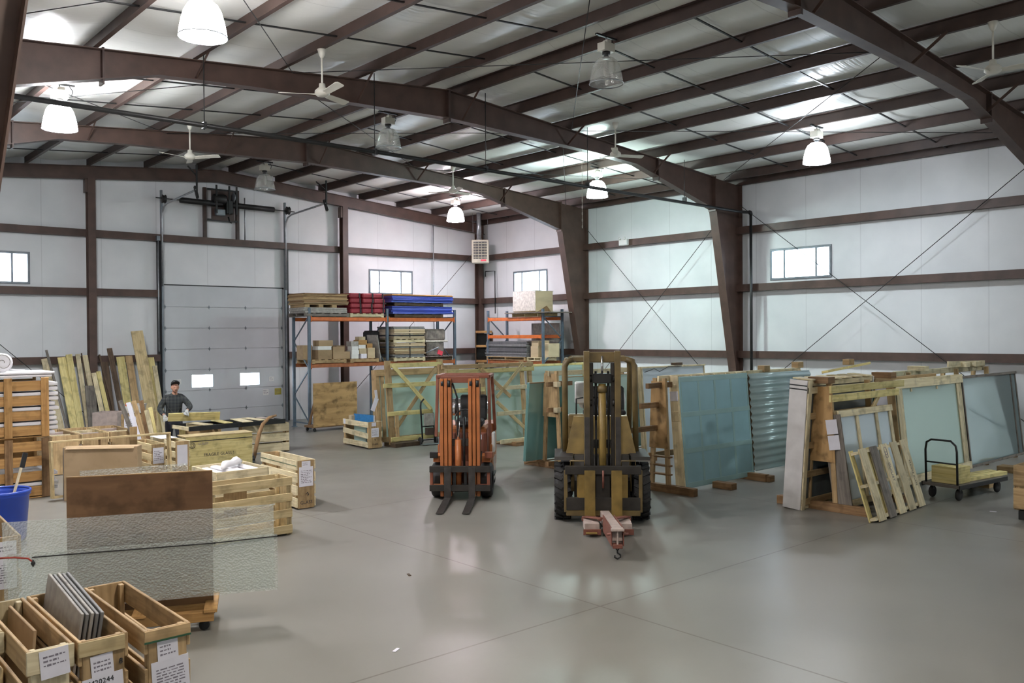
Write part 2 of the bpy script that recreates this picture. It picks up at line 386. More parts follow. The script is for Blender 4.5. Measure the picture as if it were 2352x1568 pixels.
# ------------------------------------------------------------------ the hall
XL, XR = -20.7, 0.06           # side wall planes
RX, RZ = -10.35, 7.75          # ridge of the steel frames
YB = -34.0                     # rear end of the hall
def top(x): return RZ-abs(x-RX)/12.0
fl = add('floor', [(-30, YB-2, 0), (3, YB-2, 0), (3, 2, 0), (-30, 2, 0)], [(0, 1, 2, 3)], 'concrete'); struct(fl)

def wall_cells(name, u0, u1, z1, holes, axis, p, th, mat):
    us = sorted({u0, u1, *[h[0] for h in holes], *[h[1] for h in holes]}); zs = sorted({0, z1, *[h[2] for h in holes], *[h[3] for h in holes]})
    idx = {}; vs_, fs = [], []
    def vid(u, z, t):
        k = (round(u, 4), round(z, 4), t)
        if k not in idx:
            idx[k] = len(vs_); q = p+(th if t else 0); vs_.append((u, q, z) if axis == 'x' else (q, u, z))
        return idx[k]
    full = {}
    for i in range(len(us)-1):
        for j in range(len(zs)-1):
            cu, cz = (us[i]+us[i+1])/2, (zs[j]+zs[j+1])/2
            full[i, j] = not any(h[0] < cu < h[1] and h[2] < cz < h[3] for h in holes)
    for (i, j), ok in full.items():
        if not ok: continue
        for t in (0, 1): fs.append(tuple(vid(u, z, t) for u, z in ((us[i], zs[j]), (us[i+1], zs[j]), (us[i+1], zs[j+1]), (us[i], zs[j+1]))))
        for di, dj, e in ((-1, 0, ((0, 0), (0, 1))), (1, 0, ((1, 0), (1, 1))), (0, -1, ((0, 0), (1, 0))), (0, 1, ((0, 1), (1, 1)))):
            if not full.get((i+di, j+dj), False):
                a, b_ = [(us[i+q[0]], zs[j+q[1]]) for q in e]; fs.append((vid(*a, 0), vid(*b_, 0), vid(*b_, 1), vid(*a, 1)))
    return struct(add(name, vs_, fs, mat))
WZ0, WZ1 = 4.16, 5.02
DX0, DX1, DZ = -11.98, -8.20, 4.25
wb = wall_cells('wall_back', -21, .3, 8.4, [(-17.3, -15.48, WZ0, WZ1), (-4.93, -3.1, WZ0, WZ1), (DX0, DX1, 0, DZ)], 'x', .05, .16, 'wall_vinyl_x')
wr = wall_cells('wall_right', YB, .2, 8.0, [(-3.7, -1.9, WZ0, WZ1), (-14.41, -12.6, WZ0, WZ1), (-32, -30.2, WZ0, WZ1)], 'y', XR, .16, 'wall_vinyl_y')
wl = wall_cells('wall_left', -21.5, .2, 8.0, [], 'y', XL-.16, .16, 'wall_vinyl_y')
wl2 = wall_cells('wall_left_annex', YB, -21.5, 8.0, [], 'y', -24, .16, 'wall_vinyl_y')
wst = wall_cells('wall_step', -24, XL, 8.0, [], 'x', -21.5, .16, 'wall_vinyl_x')
wf = wall_cells('wall_front', -24, .3, 8.4, [(-19, -17.2, WZ0, WZ1), (-9, -7.2, WZ0, WZ1)], 'x', YB-.16, .16, 'wall_vinyl_x')

# girts, parts of the walls they carry
GZ = (2.115, 3.987, 5.610)
def girt(parent, p0, p1, horizontal_axis):
    prof = [(-.1, -.2), (-.1, 0), (-.085, 0), (-.085, -.185), (.085, -.185), (.085, -.13), (.1, -.13), (.1, -.2)]
    if horizontal_axis == 'x':   # runs along x, depth along y
        prism(parent, 'girt', [(p1[1]+d, p1[2]+z) for z, d in prof], p0[0], p1[0], 'steel_red', 'x')
    else:
        prism(parent, 'girt', [(p1[0]+d, p1[2]+z) for z, d in prof], p0[1], p1[1], 'steel_red', 'y')
for z in GZ:
    if z < 5:
        girt(wb, (-20.6, .05, z), (DX0-.15, .05, z), 'x'); girt(wb, (DX1+.15, .05, z), (.05, .05, z), 'x')
    else: girt(wb, (-20.6, .05, z), (.05, .05, z), 'x')
    girt(wr, (XR, YB, z), (XR, .05, z), 'y'); girt(wf, (-23.9, YB+.2, z), (.05, YB+.2, z), 'x')
def ibeam_col(parent, x, y, z1, wid=.2, dep=.22, name='column'):
    o = box(parent, name, (x, y, z1/2), (.014, dep, z1), 'steel_red', bev=0)
    for s in (-1, 1): box(o, 'flange', (0, s*dep/2, 0), (wid, .014, z1), 'steel_red', bev=0)
    box(o, 'base_plate', (0, 0, -z1/2+.012), (.3, .3, .024), 'steel_dark', bev=0); return o
for x in (-6.09, -14.03):
    c = ibeam_col(wb, x, -.27, top(x)-.36)
    box(c, 'clip_plate', (-.11, 0, (top(x)-.36)/2-.2), (.1, .2, .36), 'steel_red', bev=0)
ibeam_col(wb, -.14, -.14, 6.55, .22, .24)
# end rafter of the back wall
for x0, x1 in ((XL, RX), (RX, 0)):
    rf = prism(wb, 'end_rafter', [(x0, top(x0)), (x1, top(x1)), (x1, top(x1)-.36), (x0, top(x0)-.36)], -.25, -.235, 'steel_red')
    prism(rf, 'flange', [(x0, top(x0)), (x1, top(x1)), (x1, top(x1)-.016), (x0, top(x0)-.016)], -.33, -.15, 'steel_red')
    prism(rf, 'flange', [(x0, top(x0)-.344), (x1, top(x1)-.344), (x1, top(x1)-.36), (x0, top(x0)-.36)], -.33, -.15, 'steel_red')

# roof lining and purlins
ce = None
PUR = [RX-.62-1.54*k for k in range(6)]+[RX+.38+1.54*k for k in range(7)]
def roof_slope():
    vs_, fs = [], []; xs = []
    stops = sorted([-24.4, XL, *PUR, RX, .25])
    for a, b_ in zip(stops[:-1], stops[1:]):
        for k in range(6): xs.append((a+(b_-a)*k/6, k/6))
    xs.append((stops[-1], 0)); ys = [YB-.2]+[-33.5+1.22*i for i in range(28)]+[.3]
    for x, t in xs:
        for y in ys: vs_.append((x, y, top(x)+.235-.05*math.sin(math.pi*t)**2*(1 if x > XL else 0)-.02*abs(math.sin(y*2.575))*math.sin(math.pi*t)))
    n_ = len(ys)
    for i in range(len(xs)-1):
        for j in range(n_-1): fs.append((i*n_+j, i*n_+j+1, (i+1)*n_+j+1, (i+1)*n_+j))
    return add('ceiling', vs_, fs, 'roof_vinyl', None, True)
ce = struct(roof_slope())
# opaque roof deck above the lining
add('roof_deck', [(-24.5, YB-.3, top(-24.5)+.4), (RX, YB-.3, RZ+.4), (.4, YB-.3, top(.4)+.4), (-24.5, .4, top(-24.5)+.4), (RX, .4, RZ+.4), (.4, .4, top(.4)+.4)], [(0, 1, 4, 3), (1, 2, 5, 4)], 'grey_steel', ce)
for x in PUR:
    z = top(x)+.0; s = 1 if x > RX else -1
    prof = [(-.07, .215), (.006, .215), (.006, .012), (.07, .012), (.07, 0), (-.006, 0), (-.006, .203), (-.07, .203)]
    prism(ce, 'purlin', [(x+s*u, z+v) for u, v in prof], YB, -.02, 'steel_dark')
for x, s in ((-.1, 1), (XL+.1, -1)):
    prism(ce, 'eave_strut', [(x-.06*s, top(x)-.02), (x+.06*s, top(x)-.02), (x+.06*s, top(x)+.2), (x-.06*s, top(x)+.2)], YB, -.02, 'steel_dark')
# bridging angles between purlins
for y in (-1.9, -3.8, -7.6, -9.7, -13.6, -15.5, -17.4, -22, -24.5):
    for s in (-1, 1):
        e = RX+s*10.2
        plank(ce, 'bridging_angle', (RX+s*.42, y, top(RX+.42)+.10), (e, y, top(e)+.10), .035, .02, 'black_iron', bev=0)
# rod bracing under the roof
for (xa, ya, xb, yb) in ((-19.4, -5.7, -13.9, -11.5), (-13.9, -5.7, -19.4, -11.5), (-13.9, -5.7, -6.9, -11.5), (-6.9, -5.7, -13.9, -11.5), (-6.9, -5.7, -1, -11.5), (-1, -5.7, -6.9, -11.5),
                         (-13.9, -11.8, -6.9, -19.2), (-6.9, -11.8, -13.9, -19.2), (-6.9, -11.8, -1, -19.2), (-1, -11.8, -6.9, -19.2), (-19.4, -11.8, -13.9, -19.2), (-13.9, -11.8, -19.4, -19.2)):
    tube(ce, 'brace_rod', [(xa, ya, top(xa)-.06), (xb, yb, top(xb)-.06)] if (xa-RX)*(xb-RX) > 0 else [(xa, ya, top(xa)-.06), (xb, yb, top(xb)-.06)], .008, 'black_iron', 5)

# rigid frames
BOT = [(0, .58), (4.28, .70-.02), (5.85, .805-.33), (7.52, .617), (9.117, .89)]   # offset from ridge -> depth below top line (refined below)
def bot(d):
    pts = [(0, 7.17), (4.3, 7.04), (5.85, 6.945), (7.5, 6.52), (9.117, 6.10)]
    for (a, za), (b_, zb) in zip(pts[:-1], pts[1:]):
        if d <= b_: return za+(zb-za)*(d-a)/(b_-a)
    return 6.1
def frame(y, label, lin=None):
    t = thing('steel_frame', label, 'steel frame', (RX, y, 0), group='rigid steel frames of the hall')
    for s in (-1, 1):
        ds = [0, 2.1, 4.3, 5.2, 5.85, 6.6, 7.5, 9.117]
        T_ = [(s*d, RZ-d/12) for d in ds]; B_ = [(s*d, bot(d)) for d in ds]
        web = prism(t, 'rafter', T_+B_[::-1], -.006, .006, 'steel_red')
        prism(web, 'flange', T_+[(x, z-.016) for x, z in T_[::-1]], -.105, .105, 'steel_red')
        prism(web, 'flange', [(x, z+.016) for x, z in B_]+B_[::-1], -.105, .105, 'steel_red')
        for d in (.012, 6.7):
            box(web, 'splice_plate', (s*d, 0, (RZ-d/12+bot(d))/2-.03), (.03, .2, RZ-d/12-bot(d)+.1), 'steel_dark', bev=0)
        inner = [(s*9.117, 6.10), (s*9.99, 1.73), (s*10.13, 0)]
        if lin and s < 0: inner = [(-9.36, 6.10), (-9.72, 3.5), (-10.12, 0)]
        col = prism(t, 'column', [(s*9.117, RZ-9.117/12), (s*10.35, RZ-10.35/12), (s*10.35, 0), inner[2], inner[1], inner[0]], -.006, .006, 'steel_red')
        prism(col, 'flange', inner+[(x+s*.016, z) for x, z in inner[::-1]], -.125, .125, 'steel_red')
        prism(col, 'flange', [(s*10.33, 0), (s*10.346, 0), (s*10.346, RZ-.87), (s*10.33, RZ-.87)], -.125, .125, 'steel_red')
        box(col, 'knee_plate', (s*9.1, 0, 6.54), (.03, .24, .96), 'steel_red', bev=0)
        box(col, 'base_plate', (s*10.22, 0, .012), (.34, .34, .024), 'steel_dark', bev=0)
        for k in (0, 2, 4, 6) if s > 0 else (1, 3, 5):
            d = (.38 if s > 0 else .62)+1.54*k
            if d < 9: plank(web, 'flange_brace', (s*d, -.02, bot(d)+.02), (s*d, -.62, RZ-d/12+.03), .05, .012, 'steel_red', (1, 0, 0), bev=0)
    return t
YC, YBf, YA = -5.625, -11.62, -19.55
frame(YC, 'far red-brown steel frame nearest the back wall')
frame(YBf, 'middle red-brown steel frame crossing behind the hanging ceiling fans')
frame(YA, 'nearest red-brown steel frame crossing the upper right corner', True)

# windows
def window(n, c, w_, h_, axis, panes):
    o = bpy.data.objects.new('window_%d' % n, None); link(o); o.location = c; o['kind'] = 'structure'
    if axis == 'y': o.rotation_euler = (0, 0, R(90))
    fr = .06
    for s in (-1, 1):
        box(o, 'frame_rail', (0, 0, s*(h_/2-fr/2)), (w_, .12, fr), 'grey_steel'); box(o, 'frame_stile', (s*(w_/2-fr/2), 0, 0), (fr, .12, h_-2*fr), 'grey_steel')
    xs = [-w_/2+fr]+[p*w_ for p in panes]+[w_/2-fr]
    for p in panes: box(o, 'mullion', (p*w_, 0, 0), (.05, .05, h_-2*fr), 'grey_steel')
    for a, b_ in zip(xs[:-1], xs[1:]): box(o, 'pane', ((a+b_)/2, .02, 0), (b_-a, .006, h_-2*fr), 'window_glass', bev=0)
    box(o, 'latch', (panes[0]*w_, -.04, -.05), (.03, .03, .09), 'black_iron')
zc, hh = (WZ0+WZ1)/2, WZ1-WZ0
window(1, (-16.39, .08, zc), 1.82, hh, 'x', (-.27, .27)); window(2, (-4.015, .08, zc), 1.83, hh, 'x', (-.26, .24))
window(3, (XR+.03, -2.8, zc), 1.8, hh, 'y', (-.26, .26)); window(4, (XR+.03, -13.505, zc), 1.81, hh, 'y', (-.25, .27))
window(5, (XR+.03, -31.1, zc), 1.8, hh, 'y', (-.25, .27)); window(6, (-18.1, YB-.08, zc), 1.8, hh, 'x', (-.25, .27)); window(7, (-8.1, YB-.08, zc), 1.8, hh, 'x', (-.25, .27))

# daylight portals in the openings (sampling guides for the sky, they give no light of their own)
def portal(c, w_, h_, rot):
    l = bpy.data.lights.new('portal', 'AREA'); l.shape = 'RECTANGLE'; l.size = w_; l.size_y = h_; l.cycles.is_portal = True
    o = bpy.data.objects.new('portal', l); COL.objects.link(o); o.location = c; o.rotation_euler = tuple(R(a) for a in rot)
for x in (-16.39, -4.015): portal((x, .24, zc), 1.8, hh, (-90, 0, 0))
for y in (-2.8, -13.505, -31.1): portal((XR+.2, y, zc), 1.8, hh, (0, 90, 0) if False else (90, 0, 90))
for x in (-18.1, -8.1): portal((x, YB-.2, zc), 1.8, hh, (90, 0, 0))
for x in (-10.84, -9.33): portal((x, .1, 1.385), .64, .37, (-90, 0, 0))
# sectional door
dr = bpy.data.objects.new('door_1', None); link(dr); dr.location = ((DX0+DX1)/2, 0, 0); dr['kind'] = 'structure'
dw = DX1-DX0; js = [0.01, .5, 1.11, 1.73, 2.35, 2.98, 3.61, 4.245]
for i, (a, b_) in enumerate(zip(js[:-1], js[1:])):
    if i != 2:
        box(dr, 'door_panel', (0, .03, (a+b_)/2), (dw, .05, b_-a-.008), 'door_white', bev=.006)
    else:
        cols = [(-dw/2, -1.07), (-.43, .44), (1.08, dw/2)]
        pn = box(dr, 'door_panel', (sum(cols[1])/2, .03, (a+b_)/2), (cols[1][1]-cols[1][0], .05, b_-a-.008), 'door_white', bev=.002)
        for c0, c1 in (cols[0], cols[2]): box(dr, 'door_panel', ((c0+c1)/2, .03, (a+b_)/2), (c1-c0, .05, b_-a-.008), 'door_white', bev=.002)
        for c0, c1 in ((-1.07, -.43), (.44, 1.08)):
            box(dr, 'door_panel', ((c0+c1)/2, .03, (a+1.2)/2), (c1-c0, .05, 1.2-a-.004), 'door_white', bev=.001)
            box(dr, 'door_panel', ((c0+c1)/2, .03, (b_+1.57)/2), (c1-c0, .05, b_-1.57-.004), 'door_white', bev=.001)
            box(dr, 'pane', ((c0+c1)/2, .04, 1.385), (c1-c0, .006, .37), 'window_glass', bev=0)
box(dr, 'weather_seal', (0, .05, .02), (dw, .04, .05), 'black_iron', bev=0); box(dr, 'head_seal', (0, .05, 4.25), (dw+.1, .06, .05), 'black_iron', bev=0)
for z in js[1:-1]: box(dr, 'joint_strip', (0, .045, z), (dw, .03, .06), 'door_white', bev=0)
for z in js[1:-1]:
    for x in (-dw/2+.04, -.53, .63, dw/2-.04):
        prism(dr, 'hinge', [(x-.035, z), (x-.012, z+.03), (x, z+.065), (x+.012, z+.03), (x+.035, z), (x+.012, z-.03), (x, z-.065), (x-.012, z-.03)], -.004, .006, 'grey_steel')
for x, z, ww, hh_, m_, tx in ((-1.5, 1.39, .2, .15, 'white_paint', ('DO NOT', 'OPEN')), (1.48, 1.36, .16, .14, 'white_paint', ('DO NOT', 'OPEN')), (1.7, .95, .22, .2, 'yellow_sign', ('CAUTION', 'DOOR')), (1.28, .95, .2, .18, 'white_paint', ('NOTICE', 'KEEP CLEAR'))):
    sg = box(dr, 'door_notice', (x, .002, z), (ww, .006, hh_), m_, bev=0)
    scribble(sg, ww, hh_, 4, 'faint_ink', -.0035)
# tracks, spring and operator of the door
tr = thing('door_track_set', 'grey steel door tracks with black torsion spring above the roll door', 'door track', (0, 0, 0))
for x, s in ((DX0-.07, -1), (DX1+.06, 1)):
    box(tr, 'vertical_angle', (x, -.09, 3.5), (.05, .09, 7.0), 'grey_steel', bev=0)
    pts = [(x, -.14, 4.2), (x, -.14, 6.15), (x, -.17, 6.35), (x, -.3, 6.5), (x, -.55, 6.57), (x, -2.75, 6.68)]
    tube(tr, 'curved_track', pts, .03, 'galvanised', 6)
    plank(tr, 'hanger_angle', (x, -2.75, 6.55), (x, -2.75, 7.35), .04, .04, 'black_iron', (0, 1, 0), bev=0)
    plank(tr, 'hanger_brace', (x, -2.75, 7.05), (x, -2.15, 7.4), .03, .03, 'black_iron', (1, 0, 0), bev=0)
    plank(tr, 'track_bumper', (x, -2.8, 6.45), (x, -2.62, 6.78), .07, .06, 'black_iron', (1, 0, 0), bev=0)
    lathe(tr, 'cable_drum', [(.05, -.05), (.13, -.045), (.1, 0), (.13, .045), (.05, .05)], 'black_iron', 16, (x, -.3, 6.72), (0, 90, 0))
    box(tr, 'door_jamb', (x+s*.07, -.02, 2.8), (.09, .12, 5.6), 'black_iron', bev=0)
tube(tr, 'shaft', [(DX0-.3, -.3, 6.74), (DX1+.3, -.3, 6.70)], .016, 'black_iron', 6)
tube(tr, 'torsion_spring', [(-11.58, -.3, 6.735), (-10.3, -.3, 6.727)], .085, 'black_iron', 12); tube(tr, 'torsion_spring', [(-10.0, -.3, 6.725), (-8.62, -.3, 6.71)], .085, 'black_iron', 12)
for x in (-10.75, -9.72): box(tr, 'bracket_post', (x, -.06, 6.4), (.09, .1, 1.65), 'steel_dark', bev=0)
opn = thing('door_operator', 'black electric door operator on the wall above the roll door', 'door motor', (-10.23, -.3, 6.75))
for z in (-.5, .0, .42): box(opn, 'cross_angle', (0, .14, z), (.95, .05, .06), 'black_iron', bev=0)
box(opn, 'back_plate', (0, .12, -.05), (.72, .02, .9), 'steel_dark', bev=0)
lathe(opn, 'motor', [(.12, -.2), (.15, -.16), (.15, .16), (.12, .2)], 'black_iron', 16, (-.17, -.02, .12), (0, 90, 0))
box(opn, 'gear_box', (.12, -.02, -.1), (.22, .2, .42), 'black_iron', bev=.02); box(opn, 'control_box', (-.15, -.02, -.28), (.3, .14, .2), 'grey_steel', bev=.02)
lathe(opn, 'chain_wheel', [(.13, -.02), (.15, 0), (.13, .02)], 'grey_steel', 16, (.24, -.1, .2), (0, 90, 0)); tube(opn, 'brake_lever', [(.1, -.05, -.4), (.1, -.12, -.55), (.17, -.12, -.58)], .025, 'black_iron', 6)
for x in (-.3, .1, .33): box(opn, 'upright_bar', (x, -.13, .1), (.05, .03, .85), 'black_iron', bev=0)
for x, z0, z1, nm in ((-12.2, 2.3, 5.55, 'conduit'), (-9.55, 5.7, 7.0, 'conduit'), (-2.35, 2.0, 7.0, 'conduit')):
    cdt = tag(tube(None, 'conduit_pipe', [(x, -.22, z0), (x, -.22, z1)], .02, 'galvanised', 6), {-12.2: 'thin grey conduit left of the roll door frame', -9.55: 'short grey conduit beside the black door operator', -2.35: 'thin grey conduit right of the window near the corner'}[x], 'conduit')
tag(box(None, 'junction_box', (-12.2, -.22, 5.58), (.1, .1, .14), 'grey_steel'), 'small grey junction box on top of conduit left of the roll door', 'junction box')
# wall cross rods in the right wall
for (ya, yb, za, zb) in ((-5.75, -11.45, 6.3, .7), (-11.45, -5.75, 6.3, .7), (-11.8, -19.1, 6.3, .7), (-19.1, -11.8, 6.3, .7), (-19.8, -26.6, 6.3, .7), (-26.6, -19.8, 6.3, .7)):
    tube(wr, 'brace_rod', [(-.2, ya, za), (-.2, yb, zb)], .009, 'black_iron', 5)
tube(wb, 'brace_rod', [(-.35, -.3, 6.0), (-6.0, -.3, .6)], .009, 'black_iron', 5)
tube(wb, 'brace_rod', [(-14.2, -.3, .6), (-19.9, -.3, 6.0)], .009, 'black_iron', 5)
# ------------------------------------------------------------------ ceiling services
def pipe():
    t = thing('black_pipe', 'long black iron gas pipe hung below the middle steel frame', 'pipe', (0, -12.02, 0))
    tube(t, 'pipe_run', [(-20.5, 0, 6.17), (-12.3, 0, 6.17), (-6.6, 0, 6.12), (-.5, 0, 6.07), (-.38, -.1, 6.06), (-.3, -.18, 6.06)], .04, 'black_iron', 8)
    tube(t, 'elbow', [(-.34, -.16, 6.06), (-.3, -.18, 6.05), (-.28, -.18, 6.0)], .055, 'black_iron', 8)
    tube(t, 'drop_pipe', [(-.28, -.18, 6.02), (-.28, -.18, .4)], .04, 'black_iron', 8)
    for x in (-15.6, -12.35, -9.65, -6.6, -3.0):
        tube(t, 'hanger_rod', [(x, 0, 6.1), (x, 0, top(x)+.05)], .009, 'black_iron', 5); box(t, 'clevis', (x, 0, 6.17), (.05, .11, .11), 'black_iron')
pipe()
tube_b = thing('gas_pipe', 'short black pipe loop on the right wall below the unit heater', 'pipe', (0, 0, 0))
tube(tube_b, 'pipe_run', [(-.17, -.55, 4.9), (-.17, -.55, 5.1), (-.17, -1.1, 5.08), (-.17, -1.1, 3.5)], .02, 'black_iron', 6)

LC = {'a': ((1, .96, .98), 1.35), 'b': ((.95, .96, 1), 2.3), 'g': ((.78, 1, .97), 1.4), 'p': ((1, .87, .95), 1.1), 'v': ((.86, .92, 1.0), .70), 'w': ((1, .92, .83), 1.3), 'r': ((.88, .97, 1), 1.15)}   # colour, output of each ageing lamp
for k, (c, q) in LC.items(): emit('lamp_'+k, c, LAMP*q*(1.25 if k == 'g' else 1)); emit('lens_'+k, c, LENS*q)
def lamp(x, y, kind, label, grp='high-bay ceiling lamps'):
    zt = top(x)
    t = thing('high_bay_lamp', label, 'ceiling lamp', (x, y, zt-.78), group=grp)
    m = 'lamp_'+kind if kind in LC else 'acrylic'
    prof = [(.075, .44), (.13, .425), (.185, .38), (.225, .31), (.255, .2), (.275, .1), (.287, .015), (.287, 0)]
    lathe(t, 'dome', prof, m, 18, cap=False)
    if kind in LC: lathe(t, 'lens', [(.285, .004), (.2, -.018), (.03, -.026)], 'lens_'+kind, 18)
    lathe(t, 'rim_ring', [(.29, -.008), (.297, 0), (.29, .012), (.284, 0)], 'galvanised', 24, cap=False)
    lathe(t, 'neck', [(.075, .43), (.06, .45), (.04, .46), (.04, .5)], 'galvanised', 12); lathe(t, 'socket_collar', [(.07, .495), (.07, .54)], 'black_iron', 12)
    box(t, 'ballast_box', (0, 0, .61), (.26, .17, .14), 'fan_white'); box(t, 'junction_cover', (.03, 0, .71), (.1, .1, .06), 'fan_white')
    tube(t, 'hanger_hook', [(0, 0, .72), (0, 0, .8)], .012, 'galvanised', 6)
    tube(t, 'power_cord', [(.1, 0, .66), (.2, .03, .62), (.23, .03, .7), (.16, .02, .8)], .008, 'black_iron', 5)
    box(t, 'mounting_channel', (.0, 0, .795), (.5, .05, .03), 'black_iron')
    if kind not in LC: lathe(t, 'bulb', [(.02, .4), (.04, .34), (.055, .22), (.04, .14), (.012, .12)], 'white_paint', 10)
lamp(-17.0, -15.45, 'a', 'burning high-bay lamp cut off by the top edge, upper left')
lamp(-17.03, -9.15, 'b', 'burning high-bay lamp at far left beside the dark column')
lamp(-3.85, -9.75, 'g', 'burning high-bay lamp glowing greenish in the middle of the right roof slope')
lamp(-3.78, -3.4, 'p', 'burning high-bay lamp glowing pinkish in the back corner near the unit heater')
lamp(-3.68, -16.1, 'v', 'burning high-bay lamp above the right wall window')
lamp(-10.25, -15.95, 'off', 'unlit clear dome lamp nearest, under the ridge at upper centre')
lamp(-10.25, -9.3, 'off', 'unlit clear dome lamp behind the black pipe, middle of the ridge row')
lamp(-9.95, -2.45, 'off', 'unlit clear dome lamp in front of the black door spring')
# unseen lamps behind the viewer; the right one added to brighten the reflected wall
lamp(-17.6, -22.4, 'w', 'burning high-bay lamp over the near end of the hall, left row')
lamp(-3.6, -26.2, 'r', 'added high-bay lamp behind the viewer, brightening the rear right wall')

def fan(x, y, hub, rz, label):
    zt = top(x)+.0; t = thing('ceiling_fan', label, 'ceiling fan', (x, y, hub), rz, group='white ceiling fans'); h = zt-hub
    lathe(t, 'canopy', [(.02, h-.14), (.045, h-.1), (.075, h)], 'fan_white', 16); tube(t, 'down_rod', [(0, 0, .1), (0, 0, h-.1)], .016, 'fan_white', 8)
    lathe(t, 'motor', [(.05, .14), (.055, .08), (.09, .05), (.12, .02), (.125, -.03), (.09, -.06), (.03, -.07)], 'fan_white', 20)
    for k in range(3):
        a = R(120*k); d = Vector((math.cos(a), math.sin(a), 0)); q = Vector((-d.y, d.x, 0))
        vs_ = []
        for r_, w_ in ((.09, .03), (.2, .055), (.5, .068), (.66, .075), (.7, .05)):
            for s, zz in ((-1, .004), (1, -.03)):
                for th in (0, -.008): vs_.append(d*r_+q*(s*w_)+Vector((0, 0, zz+th-.015+r_*.02)))
        fs = []
        for i in range(4):
            b0, b1 = i*4, i*4+4
            fs += [(b0, b0+2, b1+2, b1), (b0+1, b1+1, b1+3, b0+3), (b0, b1, b1+1, b0+1), (b0+2, b0+3, b1+3, b1+2)]
        fs += [(0, 1, 3, 2), (16, 18, 19, 17)]
        add('blade', vs_, fs, 'fan_white', t)
fan(-14.07, -13.14, 6.74, 25, 'white ceiling fan nearest on the left slope, in front of middle frame')
fan(-13.75, -6.66, 6.74, 70, 'white ceiling fan at far left in front of the far steel frame')
fan(-6.59, -12.87, 6.74, 100, 'white ceiling fan above the greenish lamp on the right slope')
fan(-6.33, -6.59, 6.74, 10, 'white ceiling fan just above the pinkish lamp in the back corner')
fan(-6.87, -20.83, 6.74, 40, 'white ceiling fan at the upper right behind the nearest frame')

# unit heater in the corner
t = thing('unit_heater', 'cream unit heater with louvres hung in the back corner', 'heater', (-.95, -1.2, 5.34), rz=-42)
box(t, 'casing', (0, .15, .42), (.62, .5, .84), 'heater_cream', bev=.02)
box(t, 'grille_recess', (0, -.105, .46), (.48, .012, .62), 'black_iron', bev=0)
for i in range(6): box(t, 'louvre', (0, -.125, .2+i*.1), (.48, .05, .012), 'heater_cream', (35, 0, 0), bev=0)
for i in range(4): box(t, 'deflector', (-.18+i*.12, -.13, .45), (.012, .04, .6), 'heater_cream', bev=0)
box(t, 'name_plate', (.12, -.106, .09), (.2, .006, .06), 'hot_pink', bev=0)
tube(t, 'flue', [(-.05, .15, .84), (-.05, .15, 1.9)], .085, 'galvanised', 16); lathe(t, 'flue_collar', [(.1, .84), (.1, .9)], 'galvanised', 16, (-.05, .15, 0))
for x in (-.27, .27): tube(t, 'hanger_rod', [(x, .15, .84), (x, .15, 1.85)], .007, 'galvanised', 5)
t = thing('emergency_light', 'small white emergency light box on the upper girt of the right wall', 'wall light', (-.2, -7.48, 5.52))
box(t, 'housing', (0, 0, .1), (.12, .34, .2), 'white_paint', bev=.015)
for s in (-1, 1): lathe(t, 'lamp_head', [(.03, 0), (.05, .05), (.05, .06)], 'white_paint', 12, (-.05, s*.1, .2), (0, -60, 0))
# ------------------------------------------------------------------ builders for crates, racks and pallets
def paper(parent, c, w_, h_, lines=(), mat='paper', rot=(0, 0, 0), ink='faint_ink'):
    o = box(parent, 'paper_label', c, (w_, .002, h_), mat, rot, bev=0)
    for s_, sz, dx, dz in lines:
        if isinstance(s_, str): text(o, 'lettering', s_, sz, ink, (dx, -.0022, dz))
        else: p_ = scribble(o, w_, sz, s_, ink); p_.location = (dx, 0, dz)
    return o
def slat_crate(label, loc, rz, W, Lg, H, n=4, sh=None, side='pine', end='tan_wood', group=None, bottom=True, t=.022, name='wooden_crate', end_h=None, back_end=None, skew=(0,)):
    """open-top glass crate: long along local Y, solid ends, slatted sides"""
    r = thing(name, label, 'crate', loc, rz, group=group)
    sh = sh or H/n*.72; gap = (H-.03-n*sh)/max(1, n-1)
    for s in (-1, 1):
        for i in range(n): box(r, 'slat', (s*(W/2-t/2), 0, .03+sh/2+i*(sh+gap)), (t, Lg, sh), side, (skew[i % len(skew)], 0, 0) if s < 0 else (0, 0, 0))
        for y in (-1, 1): box(r, 'corner_post', (s*(W/2-t-.02), y*(Lg/2-t-.03), H/2), (.036, .05, H-.02), end)
    eh = end_h or H
    box(r, 'end_panel', (0, -(Lg/2-t/2), eh/2+.005), (W-2*t-.002, t, eh-.01), end)
    box(r, 'end_panel', (0, Lg/2-t/2, eh/2+.005), (W-2*t-.002, t, eh-.01), back_end or end)
    if bottom: box(r, 'base_board', (0, 0, .04), (W-2*t-.004, Lg-2*t-.004, .03), end)
    return r
def pallet_parts(r, Lx, Wy, z=0, mat='pine', nb=6, h=.12):
    for i in range(nb): box(r, 'deck_board', (-Lx/2+.05+(Lx-.1)*i/(nb-1), 0, z+h-.011), (.095, Wy, .022), mat)
    for y in (-1, 0, 1): box(r, 'stringer', (0, y*(Wy/2-.03), z+(h-.022)/2+.008), (Lx, .045, h-.04), mat)
    for i in (0, nb-1): box(r, 'bottom_board', (-Lx/2+.05+(Lx-.1)*i/(nb-1), 0, z+.009), (.095, Wy, .018), mat)
def pallet(label, loc, Lx, Wy, mat='pine', rz=0, nb=6, group='pallets on the storage racks'):
    r = thing('pallet', label, 'pallet', loc, rz, group=group); pallet_parts(r, Lx, Wy, 0, mat, nb); return r
